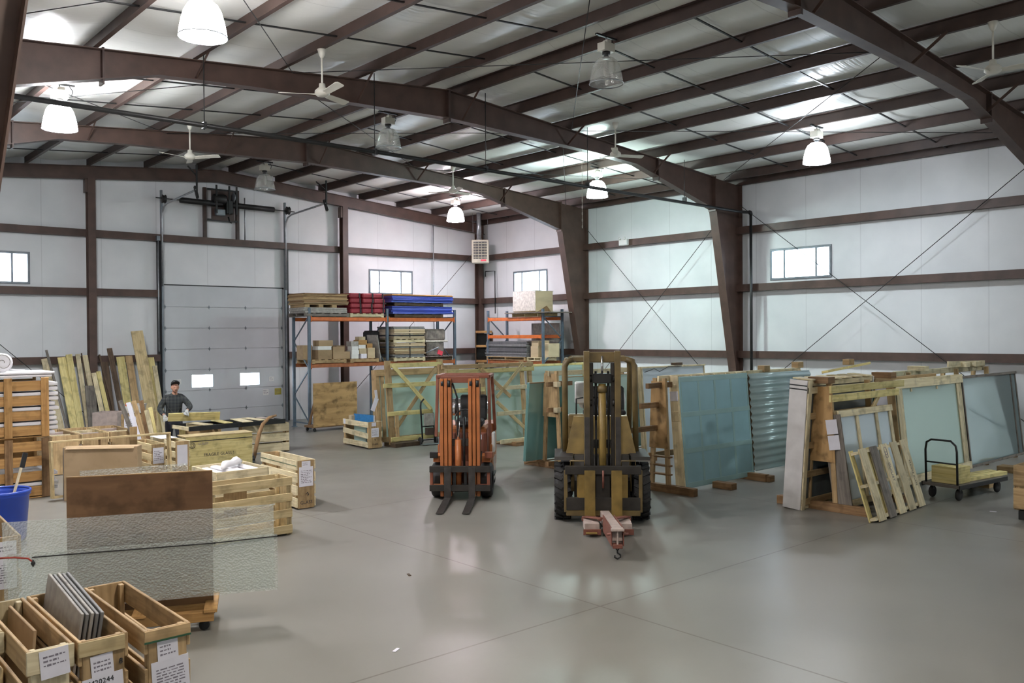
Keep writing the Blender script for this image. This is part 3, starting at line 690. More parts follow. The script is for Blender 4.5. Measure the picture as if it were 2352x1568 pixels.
def case(label, x0, x1, y, zb, H, th, lean, posts, glass, frame, name='glass_case', cat='glass case', fw_=.09, top_h=None, bot_h=None, group=None, sheets=1, skew=0, back=None):
    """framed glass leaning back (towards +y): frame rails, stiles, sheets"""
    r = thing(name, label, cat, ((x0+x1)/2, y, zb), rx=-lean, rz=skew, group=group); w_ = x1-x0
    tp, bt = top_h or fw_, bot_h or fw_
    for zz, hh_ in ((H-tp/2, tp), (bt/2, bt)): box(r, 'rail', (0, .011, zz), (w_, .022, hh_), frame)
    for p in posts: box(r, 'stile', (p*w_, .033, H/2), (fw_*.8, .022, H), frame)
    for k in range(sheets): box(r, 'glass_sheet', (0, .05+k*.02, H/2+.01), (w_-.05, .012, H-.05), glass, bev=0)
    if th > .1:
        for s in (-1, 1): box(r, 'side_board', (s*(w_/2-.011), th/2+.025, H/2), (.022, th-.05, H), frame)
        box(r, 'top_board', (0, th/2+.025, H-.011), (w_-.05, th-.05, .022), frame)
        if back: box(r, 'back_panel', (0, th-.01, H/2), (w_-.05, .015, H-.03), back)
    return r
def aframe(r, x, yc, H, base, topw, mat='tan_wood', panel='plywood', sleeper=1.5, pz=.75, smat='brown_wood'):
    for s in (-1, 1): plank(r, 'leg', (x, yc+s*base/2, .13), (x, yc+s*topw/2, H), .085, .05, mat, (1, 0, 0))
    if panel:
        def hw(z): return (base+(topw-base)*(z-.13)/(H-.13))/2+.05
        prism(r, 'gusset_panel', [(yc-hw(pz), pz), (yc+hw(pz), pz), (yc+hw(H-.05), H-.05), (yc-hw(H-.05), H-.05)], x-.045, x-.03, panel, 'x')
    box(r, 'sleeper', (x, yc, .065), (.12, sleeper, .13), smat)

# ------------------------------------------------------------------ row 5 (right): A-frame rack with leaning cases
r = thing('a_frame_rack', 'long wooden A-frame rack at right holding the big framed glass cases', 'storage rack', (-4.85, -19.05, 0), group='wooden A-frame glass racks')
for x, yc in ((-3.95, 0), (-2.55, .1), (.4, .75), (2.6, .75), (4.2, .75)): aframe(r, x, yc, 1.95, .46, .26, 'tan_wood', 'plywood' if x < -3 else None, 1.5)
for x0, x1, y, z, m in ((-4.05, -1.62, -.2, 1.86, 'yellow_pine'), (-4.0, -1.75, -.17, 1.72, 'yellow_pine'), (-4.0, .6, .2, 1.88, 'tan_wood'), (.0, 4.3, .72, 1.92, 'pale_pine')):
    plank(r, 'rail', (x0, y, z), (x1, y, z), .11, .04, m, (0, 1, 0))
plank(r, 'diagonal_brace', (-3.9, -.22, .5), (-2.4, -.16, 1.7), .08, .03, 'pine', (0, 1, 0)); plank(r, 'diagonal_brace', (-3.0, .18, 1.75), (-2.0, .2, .6), .08, .03, 'yellow_pine', (0, 1, 0))
for x, z in ((-3.95, 2.0), (-1.9, 2.0), (1.0, 2.0), (3.0, 2.02), (3.5, 2.02)): box(r, 'cap_block', (x, 0 if x < 0 else .7, z), (.2, .34, .1), 'brown_wood' if x < -1 else 'pale_pine')
plank(r, 'spacer_board', (2.3, .66, 2.05), (4.2, .66, 2.02), .12, .04, 'pale_pine', (0, 1, 0))
# pale crate leaning on the far side at the left end
r = thing('glass_crate', 'pale weathered glass crate leaning at the left end of the right rack', 'crate', (-8.05, -18.56, .02), rx=4)
W_, H_, T_ = 2.1, 2.0, .3
box(r, 'end_board', (-W_/2, -T_/2, H_/2), (.03, T_, H_), 'slab_white'); box(r, 'end_board', (W_/2, -T_/2, H_/2), (.03, T_, H_), 'slab_white')
for k in range(6): box(r, 'top_slat', (-.85+k*.34, -T_/2, H_+.012), (.22, T_+.04, .024), 'pale_pine')
box(r, 'top_board', (0, -T_/2, H_-.05), (W_-.06, T_-.02, .08), 'pale_pine'); box(r, 'bottom_board', (0, -T_/2, .03), (W_-.06, T_, .05), 'pale_pine')
box(r, 'glass_pack', (0, -T_/2-.02, H_/2), (W_-.1, .18, H_-.2), 'grey_glass', bev=.01)
for z in (.12, .55, 1.0, 1.45, 1.85): box(r, 'batten', (0, -T_-.012, z), (W_, .024, .1), 'tan_wood' if z < 1.7 else 'pale_pine')
box(r, 'batten', (-W_/2+.05, -T_-.012, H_/2), (.1, .026, H_), 'pale_pine')
for z in (1.92, 1.86): box(r, 'steel_band', (-W_/2-.017, -T_/2, z), (.004, T_, .018), 'black_iron', bev=0)
# two boards lying on its top
for i, (a, b_, lb) in enumerate((((-8.1, -18.72, 2.09), (-6.7, -18.74, 2.19), 'yellow board lying sloped on top of the pale glass crate'),)):
    o = plank(None, 'loose_board', a, b_, .12, .04, 'yellow_pine', (0, .2, 1)); tag(o, lb, 'board')
o = box(None, 'wood_block', (-7.25, -18.68, 2.23), (.18, .12, .1), 'tan_wood'); tag(o, 'small wood block on the sloped board above the pale crate', 'wood block')
# framed case with vertical posts
r = case('open framed glass case with three pale posts behind the leaning pallet', -8.78, -7.02, -19.52, .1, 1.45, .22, 8, (-.47, -.16, .2, .47), 'film_white', 'pale_pine', fw_=.1)
box(r, 'side_cladding', (-.9, .12, .7), (.03, .3, 1.4), 'grey_wood')
paper(r, (-.96, .1, 1.22), .16, .22, (), 'paper', (0, 0, -65)); paper(r, (-.955, .1, .98), .16, .22, (), 'paper', (0, 0, -65))
# pallet leaning on it
r = thing('leaning_pallet', 'pale wooden pallet leaning upright against the framed case', 'pallet', (-8.27, -20.05, .01), rx=-17, rz=3)
wd = 1.78
for i, (m, dx) in enumerate((('pale_pine', -.70), ('grey_wood', -.33), ('pale_pine', .03), ('pale_pine', .40), ('pale_pine', .77))):
    b = box(r, 'deck_board', (dx, -.011, .53), (.235, .022, 1.06), m)
    if i == 2: text(b, 'stencil', 'GUILIST', .085, 'faint_ink', (0, -.0125, .1), (90, 90, 0)); tube(b, 'stencil_mark', [(.045*math.cos(a*.52), -.0125, .42+.06*math.sin(a*.52)) for a in range(12)], .004, 'faint_ink', 4, True); tube(b, 'stencil_mark', [(.045*math.cos(a*.52), -.0125, .36+.05*math.sin(a*.52)) for a in range(12)], .004, 'faint_ink', 4, True)
    if i == 4: text(b, 'stencil', 'FRAGILE GLASS', .06, 'ink', (0, -.0125, 0), (90, 90, 0))
for z in (.05, .53, 1.01): box(r, 'stringer', (0, .045, z), (wd, .09, .045), 'pale_pine')
for dx in (-.84, -.25, .2, .6): box(r, 'back_board', (dx, .1, .53), (.12, .02, 1.06), 'yellow_pine')
# big framed glass
r = case('large framed green glass case in the middle of the right rack, front edges striped', -6.5, -3.72, -19.32, .12, 1.8, .34, 6, (-.47, -.445, -.42, .42, .445, .47), 'coated_glass', 'pale_pine', fw_=.09, top_h=.16, bot_h=.14, sheets=1)
box(r, 'side_cladding', (-1.42, .2, .9), (.03, .36, 1.8), 'tan_wood'); paper(r, (-1.45, .2, 1.52), .26, .3, (), 'paper', (0, 0, -70))
for x in (-.75, .3): box(r, 'corner_clip', (x, .04, 1.6), (.06, .016, .06), 'pale_pine')
r = case('large pale blue sheet in a dark frame at the far right of the rack', -3.66, -.86, -19.3, .12, 1.76, .12, 6, (-.49, .4, .49), 'film_blue', 'grey_wood', fw_=.05)
for x, lb in ((-4.9, 'brown timber block under the left end of the big green glass case'), (-2.9, 'brown timber block under the right end of the big green glass case'), (-1.2, 'brown timber block under the pale blue sheet at far right')):
    o = box(None, 'timber_block', (x, -19.85 if x < -4 else -19.75, .06), (.3, .5, .12), 'tan_wood'); tag(o, lb, 'wood block')
r = thing('dark_cylinder_bundle', 'orange and black equipment standing behind the far right rack end', 'equipment', (-.62, -17.6, 0))
tube(r, 'black_post', [(0, 0, 0), (.02, 0, 1.5)], [.12, .05], 'black_iron', 10)
for z in (1.35, 1.47, 1.59): box(r, 'orange_bar', (-.12, 0, z), (.4, .12, .09), 'lift_rust')
tube(r, 'hose', [(.05, 0, .9), (-.2, -.15, .7), (.1, -.2, .4), (.2, 0, .02)], .03, 'black_iron', 6)
# teal glass peeping behind
r = case('stack of dark teal glass sheets standing behind the right rack', -6.6, -4.2, -18.7, .14, 1.8, .1, -4, (), 'teal_glass', 'brown_wood', fw_=.03, sheets=3, name='glass_stack', cat='glass sheets')

# ------------------------------------------------------------------ platform cart
r = thing('platform_cart', 'flat platform cart with bent black handle at right', 'cart', (-5.95, -20.05, 0), rz=-6)
box(r, 'deck', (0, 0, .24), (1.55, .62, .05), 'grey_wood'); box(r, 'deck_rim', (0, -.31, .235), (1.57, .02, .07), 'black_iron'); box(r, 'deck_rim', (0, .31, .235), (1.57, .02, .07), 'black_iron')
tube(r, 'handle', [(-.74, -.26, .22), (-.76, -.26, .8), (-.76, -.24, .9), (-.76, -.16, .97), (-.76, .16, .97), (-.76, .24, .92), (-.76, .26, .8), (-.74, .26, .22)], .018, 'black_iron', 8)
tube(r, 'handle_bar', [(-.75, -.26, .6), (-.75, .26, .6)], .014, 'black_iron', 6)
for x in (-.62, .62):
    for y in (-.22, .22):
        c = lathe(r, 'caster_wheel', [(.03, -.025), (.09, -.02), (.1, 0), (.09, .02), (.03, .025)], 'rubber', 16, (x, y, .1), (90, 0, 0)); box(c, 'caster_fork', (0, .11 if False else .07, 0), (.05, .08, .05), 'black_iron')
o = box(None, 'wood_box', (-6.45, -20.02, .265+.14), (.42, .42, .27), 'yellow_pine', (0, 0, -6)); tag(o, 'yellow wooden block box on the cart below the handle', 'wooden box')
for i, (dy, lb) in enumerate(((-.1, 'long yellow plank on the cart, nearer the viewer'), (.08, 'long yellow plank on the cart, nearer the rack'))):
    o = box(None, 'plank', (-5.62, -20.08+dy-.04, .265+.03), (1.25, .14, .06), 'yellow_pine', (0, 0, -8)); tag(o, lb, 'plank')
# crate cut by the right edge
r = slat_crate('tall wooden crate cut off by the right edge of the picture', (-6.9, -21.75, .13), 0, 1.1, .9, .66, n=2, sh=.3, side='tan_wood', end='tan_wood')
for x in (-.45, .45):
    for y in (-.35, .35): box(r, 'caster_block', (x, y, -.065), (.1, .1, .13), 'black_iron')

# ------------------------------------------------------------------ row 4: blue panel and corrugated panel
r = thing('a_frame_rack', 'wooden A-frame rack behind the blue gridded panel', 'storage rack', (-7.0, -16.33, 0), group='wooden A-frame glass racks')
for x in (-2.35, -.2, 2.0): aframe(r, x, 0, 1.96, .36, .2, 'tan_wood', 'plywood' if x < -1 else None, 1.5)
for x0, y, z, l in ((-2.75, -.05, 1.84, .7), (-2.85, .02, 1.5, .7), (-3.1, .05, 1.1, 1.0)): plank(r, 'cross_bar', (x0, y, z), (x0+l, y, z), .09, .07, 'brown_wood', (0, 1, 0))
for z in (.3, .45, .6): plank(r, 'shelf_slat', (-2.33, -.22, z), (-2.33, .22, z), .09, .03, 'brown_wood')
plank(r, 'rail', (-2.4, 0, 1.95), (2.2, 0, 1.95), .1, .04, 'pale_pine', (0, 1, 0)); plank(r, 'rail', (-2.4, .2, .6), (2.2, .2, .6), .1, .04, 'brown_wood', (0, 1, 0))
for x, z in ((.9, 2.02), (2.15, 2.06)): box(r, 'cap_block', (x, .02, z), (.2, .16, .12), 'tan_wood')
r = thing('gridded_sheet', 'large translucent blue gridded panel leaning on pale battens', 'panel', (-8.06, -16.68, .05), rx=-4.5)
w_, h_ = 2.06, 1.93
box(r, 'sheet', (0, -.006, h_/2), (w_, .012, h_), 'panel_teal', bev=.002)
for z in (.05, .64, 1.27, 1.88): box(r, 'rib', (0, -.015, z), (w_, .008, .085), 'panel_rib', bev=.002)
for x in (-.5, -.02, .48): box(r, 'rib', (x, -.014, h_/2), (.055, .006, h_), 'panel_rib', bev=.002)
for x in (-1.0, 1.0): box(r, 'rib', (x, -.014, h_/2), (.035, .006, h_), 'panel_rib', bev=.002)
box(r, 'edge_board', (-w_/2-.005, .1, h_/2), (.03, .2, h_+.06), 'pale_pine')
for z in (1.6, 1.25): box(r, 'edge_block', (-w_/2-.025, .1, z), (.02, .16, .17), 'paper' if z > 1.5 else 'pale_pine')
for z in (.4, 1.0, 1.6, 1.9): box(r, 'batten', (0, .03, z), (w_, .03, .09), 'pale_pine')
for k in range(6): box(r, 'top_board', (-.86+k*.345, .08, h_+.012), (.3, .18, .03), 'pale_pine')
box(r, 'foot_post', (-.02, .02, -.0), (.07, .03, .1), 'pale_pine')
box(r, 'end_post', (w_/2+.03, .06, h_/2-.03), (.05, .1, h_-.1), 'dark_wood')
r = thing('corrugated_panel', 'pale blue corrugated sheet leaning beside the blue gridded panel', 'panel', (-5.85, -16.66, .12), rx=-4)
vs_, fs = [], []; nz = 84
for i in range(nz+1):
    z = 1.84*i/nz; y = -.016*math.cos(2*math.pi*z/.135)
    for x in (-1.1, 1.1): vs_ += [(x, y, z), (x, y+.008, z)]
for i in range(nz):
    a, b_ = i*4, i*4+4; fs += [(a, a+2, b_+2, b_), (a+1, b_+1, b_+3, a+3), (a, b_, b_+1, a+1), (a+2, a+3, b_+3, b_+2)]
fs += [(0, 1, 3, 2), (nz*4, nz*4+2, nz*4+3, nz*4+1)]
add('sheet', vs_, fs, 'corrugated', r, True)
for x in (-1.05, 0, 1.05): box(r, 'back_batten', (x, .07, .92), (.08, .06, 1.8), 'brown_wood')
for x, lb in ((-8.35, 'timber sleeper under the left end of the blue gridded panel'), (-7.15, 'timber sleeper under the right end of the blue gridded panel'), (-5.3, 'timber sleeper under the corrugated sheet')):
    o = box(None, 'timber_sleeper', (x, -16.95, .055), (.16, .4, .11), 'brown_wood'); tag(o, lb, 'wood block')

# ------------------------------------------------------------------ row 3: teal glass and white panel
r = thing('a_frame_rack', 'wooden A-frame rack between the two forklifts, mostly hidden', 'storage rack', (-6.6, -13.17, 0), group='wooden A-frame glass racks')
for x in (-2.3, 0, 2.2): aframe(r, x, 0, 1.98, .45, .26, 'tan_wood', 'tan_wood' if x < -1 else None, 1.6, 1.05)
for z in (1.72, 1.2, .12): plank(r, 'cross_bar', (-2.55, -.12, z), (-1.85, -.12, z), .09, .06, 'brown_wood', (0, 1, 0)); 
for z in (1.72, 1.2): box(r, 'bar_end', (-2.37, -.22, z), (.1, .12, .1), 'pale_pine')
plank(r, 'rail', (-2.4, 0, 1.93), (2.5, 0, 1.93), .1, .04, 'pale_pine', (0, 1, 0))
r = case('stack of teal glass sheets standing on edge left of the yellow forklift', -9.35, -5.0, -12.86, .1, 1.66, .1, -5, (), 'teal_glass', 'brown_wood', fw_=.02, sheets=4, name='glass_stack', cat='glass sheets')
r = case('tall pale teal glass sheet leaning behind the yellow forklift mast', -8.75, -6.6, -13.5, .12, 1.75, .08, 5, (), 'pale_teal', 'tan_wood', fw_=.02, name='glass_stack', cat='glass sheets', sheets=2)
r = case('white film covered panel leaning right of the yellow forklift', -6.45, -4.15, -13.62, .08, 1.92, .16, 4, (-.49, .49), 'film_white', 'pale_pine', fw_=.035)
tube(r, 'loose_strapping', [(-1.1, -.02, 1.8), (-.8, -.05, 1.87), (-.6, -.03, 1.8), (-.3, -.05, 1.9), (.2, -.03, 1.9)], .008, 'black_iron', 5)
o = box(None, 'wood_block', (-5.2, -13.46, 2.03), (.28, .12, .06), 'dark_wood'); tag(o, 'dark wood block lying on top of the white film panel', 'wood block')
# row 2: lumber rack with pale glass
r = thing('a_frame_rack', 'green lit lumber rack with crossed braces behind the orange forklift', 'storage rack', (-7.7, -9.9, 0), group='wooden A-frame glass racks')
for x in (-1.42, -.2, 1.1, 1.36): plank(r, 'post', (x, .05, .0), (x, .22, 2.05), .16 if x < 1 else .12, .05, 'tan_wood', (0, 1, 0))
for z, x0, x1, m in ((1.98, -1.45, 1.42, 'tan_wood'), (1.86, -1.3, 1.45, 'yellow_pine'), (1.42, .15, 1.42, 'pale_pine'), (.8, .15, 1.42, 'pale_pine'), (.12, .2, 1.45, 'pale_pine'), (1.42, -1.45, -.2, 'yellow_pine')):
    plank(r, 'rail', (x0, -.02+.08*z, z), (x1, -.02+.08*z, z), .1, .035, m, (0, 1, 0))
plank(r, 'diagonal_brace', (.15, .06, 1.2), (1.05, .11, 1.98), .09, .025, 'pine', (0, 1, 0)); plank(r, 'diagonal_brace', (.15, .06, 1.1), (1.4, .02, .12), .09, .025, 'pine', (0, 1, 0)); plank(r, 'diagonal_brace', (-.3, .1, 1.9), (.6, .06, 1.2), .09, .025, 'tan_wood', (0, 1, 0))
box(r, 'sleeper', (1.0, .2, .05), (.9, .8, .1), 'brown_wood')
case('large pale green glass sheets behind the crossed lumber braces', -9.0, -6.3, -9.72, .08, 1.75, .1, 6, (), 'pale_teal', 'pale_pine', fw_=.03, name='glass_stack', cat='glass sheets', sheets=2)
case('far pale green glass sheets at the right end of the lumber racks', -6.1, -4.0, -9.5, .005, 1.95, .1, 4, (-.49, .49), 'pale_teal', 'yellow_pine', fw_=.06, name='glass_stack', cat='glass sheets', sheets=2)
# row 1
r = thing('a_frame_rack', 'yellow green lumber rack with a big cross brace beside the hand truck', 'storage rack', (-8.6, -7.95, 0), group='wooden A-frame glass racks')
for x, m in ((-.75, 'tan_wood'), (.85, 'tan_wood')): plank(r, 'post', (x, -.05, .05), (x, .15, 2.1), .17, .05, m, (0, 1, 0))
for z, x0, x1, m in ((1.98, -.7, .85, 'yellow_pine'), (1.49, -.94, .72, 'yellow_pine'), (.8, -.85, .5, 'yellow_pine'), (.17, -.8, .6, 'yellow_pine')): plank(r, 'rail', (x0, -.08+.08*z, z), (x1, -.08+.08*z, z), .11, .035, m, (0, 1, 0))
plank(r, 'diagonal_brace', (-.66, .06, 2.0), (.42, -.06, .85), .1, .025, 'yellow_pine', (0, 1, 0)); plank(r, 'diagonal_brace', (.8, .1, 2.0), (-.8, -.04, .22), .1, .025, 'tan_wood', (0, 1, 0))
plank(r, 'short_post', (-.6, -.06, .2), (-.6, -.02, .76), .1, .04, 'tan_wood', (0, 1, 0)); box(r, 'sleeper', (-.45, -.05, .05), (.75, .5, .1), 'dark_wood')
r = case('framed green glass case behind the yellow green lumber rack', -9.5, -6.9, -7.66, .08, 1.8, .24, 4, (-.48, -.43, .47), 'pale_teal', 'tan_wood', fw_=.12, top_h=.16)
paper(r, (-1.42, -.05, .95), .12, .34, (), 'paper', (0, 25, 0)); paper(r, (-1.36, -.04, 1.2), .08, .2, (), 'paper', (0, -5, 0))
case('single pale glass sheet leaning between hand truck and orange forklift', -8.0, -7.2, -8.3, .005, 1.5, .05, 7, (), 'pale_teal', 'pale_pine', fw_=.012, name='glass_stack', cat='glass sheets')
# hand truck
r = thing('hand_truck', 'upright hand truck with grey box panel in front of the lumber rack', 'hand truck', (-8.47, -8.3, 0), rz=-8)
tube(r, 'rail', [(-.17, 0, .08), (-.17, .1, .95), (-.16, .1, 1.05), (-.1, .05, 1.14)], .022, 'black_iron', 8); tube(r, 'rail', [(.17, 0, .08), (.17, .08, .78)], .022, 'black_iron', 8)
for z in (.12, .45, .76): tube(r, 'cross_bar', [(-.17, .01+.09*z, z), (.17, .01+.09*z, z)], .015, 'black_iron', 6)
box(r, 'grey_panel', (.02, .03, .62), (.26, .05, .3), 'board_grey'); box(r, 'motor_box', (.04, .03, .33), (.2, .1, .18), 'steel_dark')
box(r, 'toe_plate', (0, -.1, .03), (.5, .2, .012), 'grey_steel')
for s in (-1, 1): lathe(r, 'wheel', [(.03, -.025), (.09, -.02), (.1, 0), (.09, .02), (.03, .025)], 'rubber', 16, (s*.22, .03, .1), (0, 90, 0))
# small crate with blue board
r = slat_crate('small slatted crate with a blue board inside, beside the plywood cart', (-9.83, -7.4, .01), -4, .4, 1.3, .64, n=3, sh=.13, side='pale_pine', end='tan_wood', skew=(0, 2.5, 0))
paper(r, (-.03, -.652, .58), .12, .09, ()); paper(r, (.0, -.652, .38), .2, .22, ((6, .2, 0, 0),))
text(r, 'stencil', 'GLASS', .06, 'ink', (0, -.652, .1)); text(r, 'stencil', '↑', .07, 'ink', (0, -.652, .2)); paper(r, (-.203, .55, .58), .09, .12, (), 'paper', (0, 0, -90))
r = thing('blue_board', 'bright blue foam board standing in the small slatted crate', 'board', (-9.78, -7.45, .06), rz=-4); box(r, 'sheet', (0, .05, .36), (.03, .82, .72), 'board_blue', (0, 0, 8)); box(r, 'white_edge', (0.06, -.36, .36), (.035, .012, .72), 'foam', (0, 0, 8))
o = box(None, 'green_glass_offcut', (-9.92, -7.45, .35), (.03, .6, .5), 'pale_teal', (0, 0, -4)); tag(o, 'green glass offcut standing inside the small slatted crate', 'glass sheet')
o = box(None, 'small_carton', (-9.82, -6.95, .62), (.16, .16, .24), 'pale_cardboard', (0, 0, -4)); tag(o, 'small pale carton standing in the back of the slatted crate', 'box')
# plywood cart
r = thing('plywood_cart', 'upright brown plywood sheet on a caster cart below the pallet rack', 'cart', (-8.45, -3.72, 0), rz=2)
box(r, 'plywood_sheet', (0, 0, .76), (1.46, .02, 1.24), 'plywood'); box(r, 'base', (0, .25, .14), (1.46, .5, .06), 'brown_wood'); plank(r, 'prop', (-.6, .45, .16), (-.6, .03, 1.1), .07, .04, 'brown_wood', (1, 0, 0)); plank(r, 'prop', (.6, .45, .16), (.6, .03, 1.1), .07, .04, 'brown_wood', (1, 0, 0))
for x in (-.66, .66):
    for y in (.05, .45): lathe(r, 'caster_wheel', [(.02, -.02), (.05, -.018), (.055, 0), (.05, .018), (.02, .02)], 'rubber', 14, (x, y, .055), (90, 0, 20))
# ------------------------------------------------------------------ forklifts (local: forward = -Y)
def tire(parent, x, y, r_, w_, hub='lift_orange', lugs=0):
    prof = [(r_*.5, -w_/2), (r_*.86, -w_/2), (r_*.97, -w_*.4), (r_, -w_*.25), (r_, w_*.25), (r_*.97, w_*.4), (r_*.86, w_/2), (r_*.5, w_/2)]
    t = lathe(parent, 'wheel', prof, 'rubber', 28, (x, y, r_), (0, 90, 0), cap=False)
    lathe(t, 'hub', [(.05, -w_*.3), (r_*.3, -w_*.34), (r_*.52, -w_*.2), (r_*.52, w_*.2), (r_*.3, w_*.34), (.05, w_*.3)], hub, 18)
    if lugs:
        bm = bmesh.new()
        for k in range(lugs):
            a = 2*math.pi*k/lugs
            for s in (-1, 1):
                a2 = a+(math.pi/lugs if s > 0 else 0)
                m = Matrix.Rotation(a2, 4, 'Z') @ Matrix.Translation((r_*.985, 0, s*w_*.25)) @ Matrix.Rotation(s*.5, 4, 'X') @ Matrix.Diagonal((.05, .045, w_*.5, 1))
                bmesh.ops.create_cube(bm, size=1, matrix=m)
        me = bpy.data.meshes.new('tread'); bm.to_mesh(me); bm.free(); me.materials.append(MATS['rubber'])
        o = bpy.data.objects.new('tread', me); link(o, t); o['kind'] = 'stuff'
    return t
def bent(parent, name, pts, r_, mat, seg=8): return tube(parent, name, pts, r_, mat, seg)

# orange forklift
f = thing('orange_forklift', 'orange forklift with lowered forks standing left of the yellow one', 'forklift', (-12.165, -14.37, 0), rz=-44.2)
for s in (-1, 1):
    tire(f, s*.41, .0, .29, .2, 'lift_rust'); tire(f, s*.38, 1.28, .23, .16, 'lift_orange')
    for k, dx in enumerate((-.066, 0, .066)):
        box(f, 'mast_rail', (s*.235+dx, -.33+.012*k, 1.04), (.054, .11, 1.94), 'lift_orange', bev=.004)
    box(f, 'mast_back_channel', (s*.235, -.24, 1.0), (.2, .04, 1.85), 'lift_grime')
    for dx in (-.05, .06): lathe(f, 'mast_roller', [(.02, -.022), (.06, -.022), (.06, .022), (.02, .022)], 'black_iron', 14, (s*.235+dx, -.34, 1.93), (0, 90, 0))
    bl = prism(f, 'fork', [(-.42, .56), (-.46, .56), (-.47, .07), (-1.5, .022), (-1.5, .014), (-.45, .012), (-.42, .03)], s*.2-.055, s*.2+.055, 'fork_steel', 'x')
    box(f, 'tilt_cylinder', (s*.3, -.05, .7), (.07, .4, .07), 'black_iron', (20, 0, 0))
    # overhead guard
    plank(f, 'guard_front_leg', (s*.46, .12, 1.0), (s*.44, .22, 2.0), .05, .05, 'lift_rust', (0, 1, 0)); plank(f, 'guard_rear_leg', (s*.47, 1.25, 1.0), (s*.44, .98, 2.0), .1, .05, 'lift_rust', (1, 0, 0))
    plank(f, 'guard_side_bar', (s*.44, .2, 2.02), (s*.44, 1.0, 2.02), .06, .05, 'lift_rust', (0, 0, 1))
    prism(f, 'front_fender', [(-.12, .60), (.3, .60), (.34, .68), (-.02, .74), (-.12, .7)], s*.34, s*.48, 'lift_orange', 'x')
    box(f, 'side_panel', (s*.46, .72, .62), (.03, .62, .42), 'lift_orange', bev=.01); box(f, 'step_plate', (s*.45, .5, .32), (.14, .45, .03), 'lift_grime')
    box(f, 'headlamp_bracket', (s*.46, -.18, .73), (.13, .08, .1), 'lift_rust' if s > 0 else 'black_iron')
for y in (.2, .4, .6, .8, 1.0): box(f, 'guard_top_bar', (0, y, 2.02), (.9, .05 if y in (.2, 1.0) else .03, .05), 'lift_rust')
box(f, 'mast_top_bar', (0, -.27, 1.99), (.64, .06, .1), 'lift_rust'); box(f, 'mast_mid_bar', (0, -.25, .95), (.5, .05, .12), 'lift_grime'); box(f, 'mast_low_bar', (0, -.25, .2), (.5, .06, .14), 'lift_grime')
for z, h_ in ((.53, .1), (.22, .1)): box(f, 'carriage_bar', (0, -.42, z), (1.0, .06, h_), 'lift_grime')
for x in (-.47, -.09, .09, .47): box(f, 'carriage_upright', (x, -.4, .37), (.05, .04, .24), 'lift_rust' if abs(x) > .2 else 'black_iron')
box(f, 'carriage_plate', (-.36, -.385, .22), (.2, .02, .12), 'lift_orange'); box(f, 'carriage_plate', (.36, -.385, .22), (.2, .02, .12), 'lift_rust')
tube(f, 'lift_cylinder', [(-.04, -.28, .2), (-.04, -.28, 1.0)], .055, 'lift_orange', 12); tube(f, 'lift_rod', [(-.04, -.28, 1.0), (-.04, -.28, 1.3)], .03, 'chrome', 10)
tube(f, 'hydraulic_hose', [(-.13, -.26, 1.93), (-.1, -.29, 1.86), (-.05, -.3, 1.7), (-.03, -.31, 1.45), (-.04, -.3, 1.2), (-.05, -.29, .95)], .016, 'black_iron', 6)
tube(f, 'lift_chain', [(.06, -.28, .45), (.06, -.28, 1.35)], .02, 'black_iron', 6)
# body
prism(f, 'chassis', [(-.12, .2), (.3, .2), (1.2, .25), (1.55, .3), (1.62, .5), (1.62, 1.0), (1.5, 1.08), (.75, 1.05), (.7, .6), (.3, .55), (.22, 1.05), (.08, 1.05), (0, .6), (-.12, .5)], -.36, .36, 'lift_rust', 'x')
box(f, 'cowl', (0, .13, .82), (.82, .12, .5), 'lift_rust', (-8, 0, 0), bev=.02)
box(f, 'engine_cover', (0, 1.05, 1.0), (.7, .7, .2), 'lift_orange', bev=.03)
prism(f, 'counterweight', [(1.28, .3), (1.66, .34), (1.72, .6), (1.7, 1.05), (1.62, 1.14), (1.32, 1.1)], -.46, .46, 'lift_orange', 'x')
box(f, 'seat_cushion', (.06, .78, 1.18), (.48, .5, .13), 'rubber', bev=.04); box(f, 'seat_back', (.1, 1.06, 1.42), (.48, .13, .46), 'rubber', (-12, 0, 0), bev=.05)
tk = lathe(f, 'gas_tank', [(.02, -.42), (.11, -.4), (.16, -.32), (.16, .32), (.11, .4), (.02, .42)], 'chrome', 18, (-.05, 1.4, 1.4), (0, 90, 0)); 
for x in (-.2, .2): lathe(f, 'tank_strap', [(.165, -.02), (.17, 0), (.165, .02)], 'black_iron', 18, (-.05+x, 1.4, 1.4), (0, 90, 0), cap=False)
tube(f, 'steering_column', [(0, .2, 1.0), (0, .42, 1.3)], .025, 'black_iron', 8); tube(f, 'steering_wheel', [(.17*math.cos(a*.393), .43+.1*math.sin(a*.393), 1.3+.13*math.sin(a*.393)) for a in range(16)], .014, 'black_iron', 6, True)
box(f, 'side_box', (.49, .55, .86), (.05, .24, .34), 'white_paint', bev=.01); box(f, 'side_skirt', (.47, .9, .36), (.03, .5, .4), 'boom_pink', bev=.01); box(f, 'data_plate', (.3, .06, 1.0), (.05, .005, .08), 'paper', bev=0)

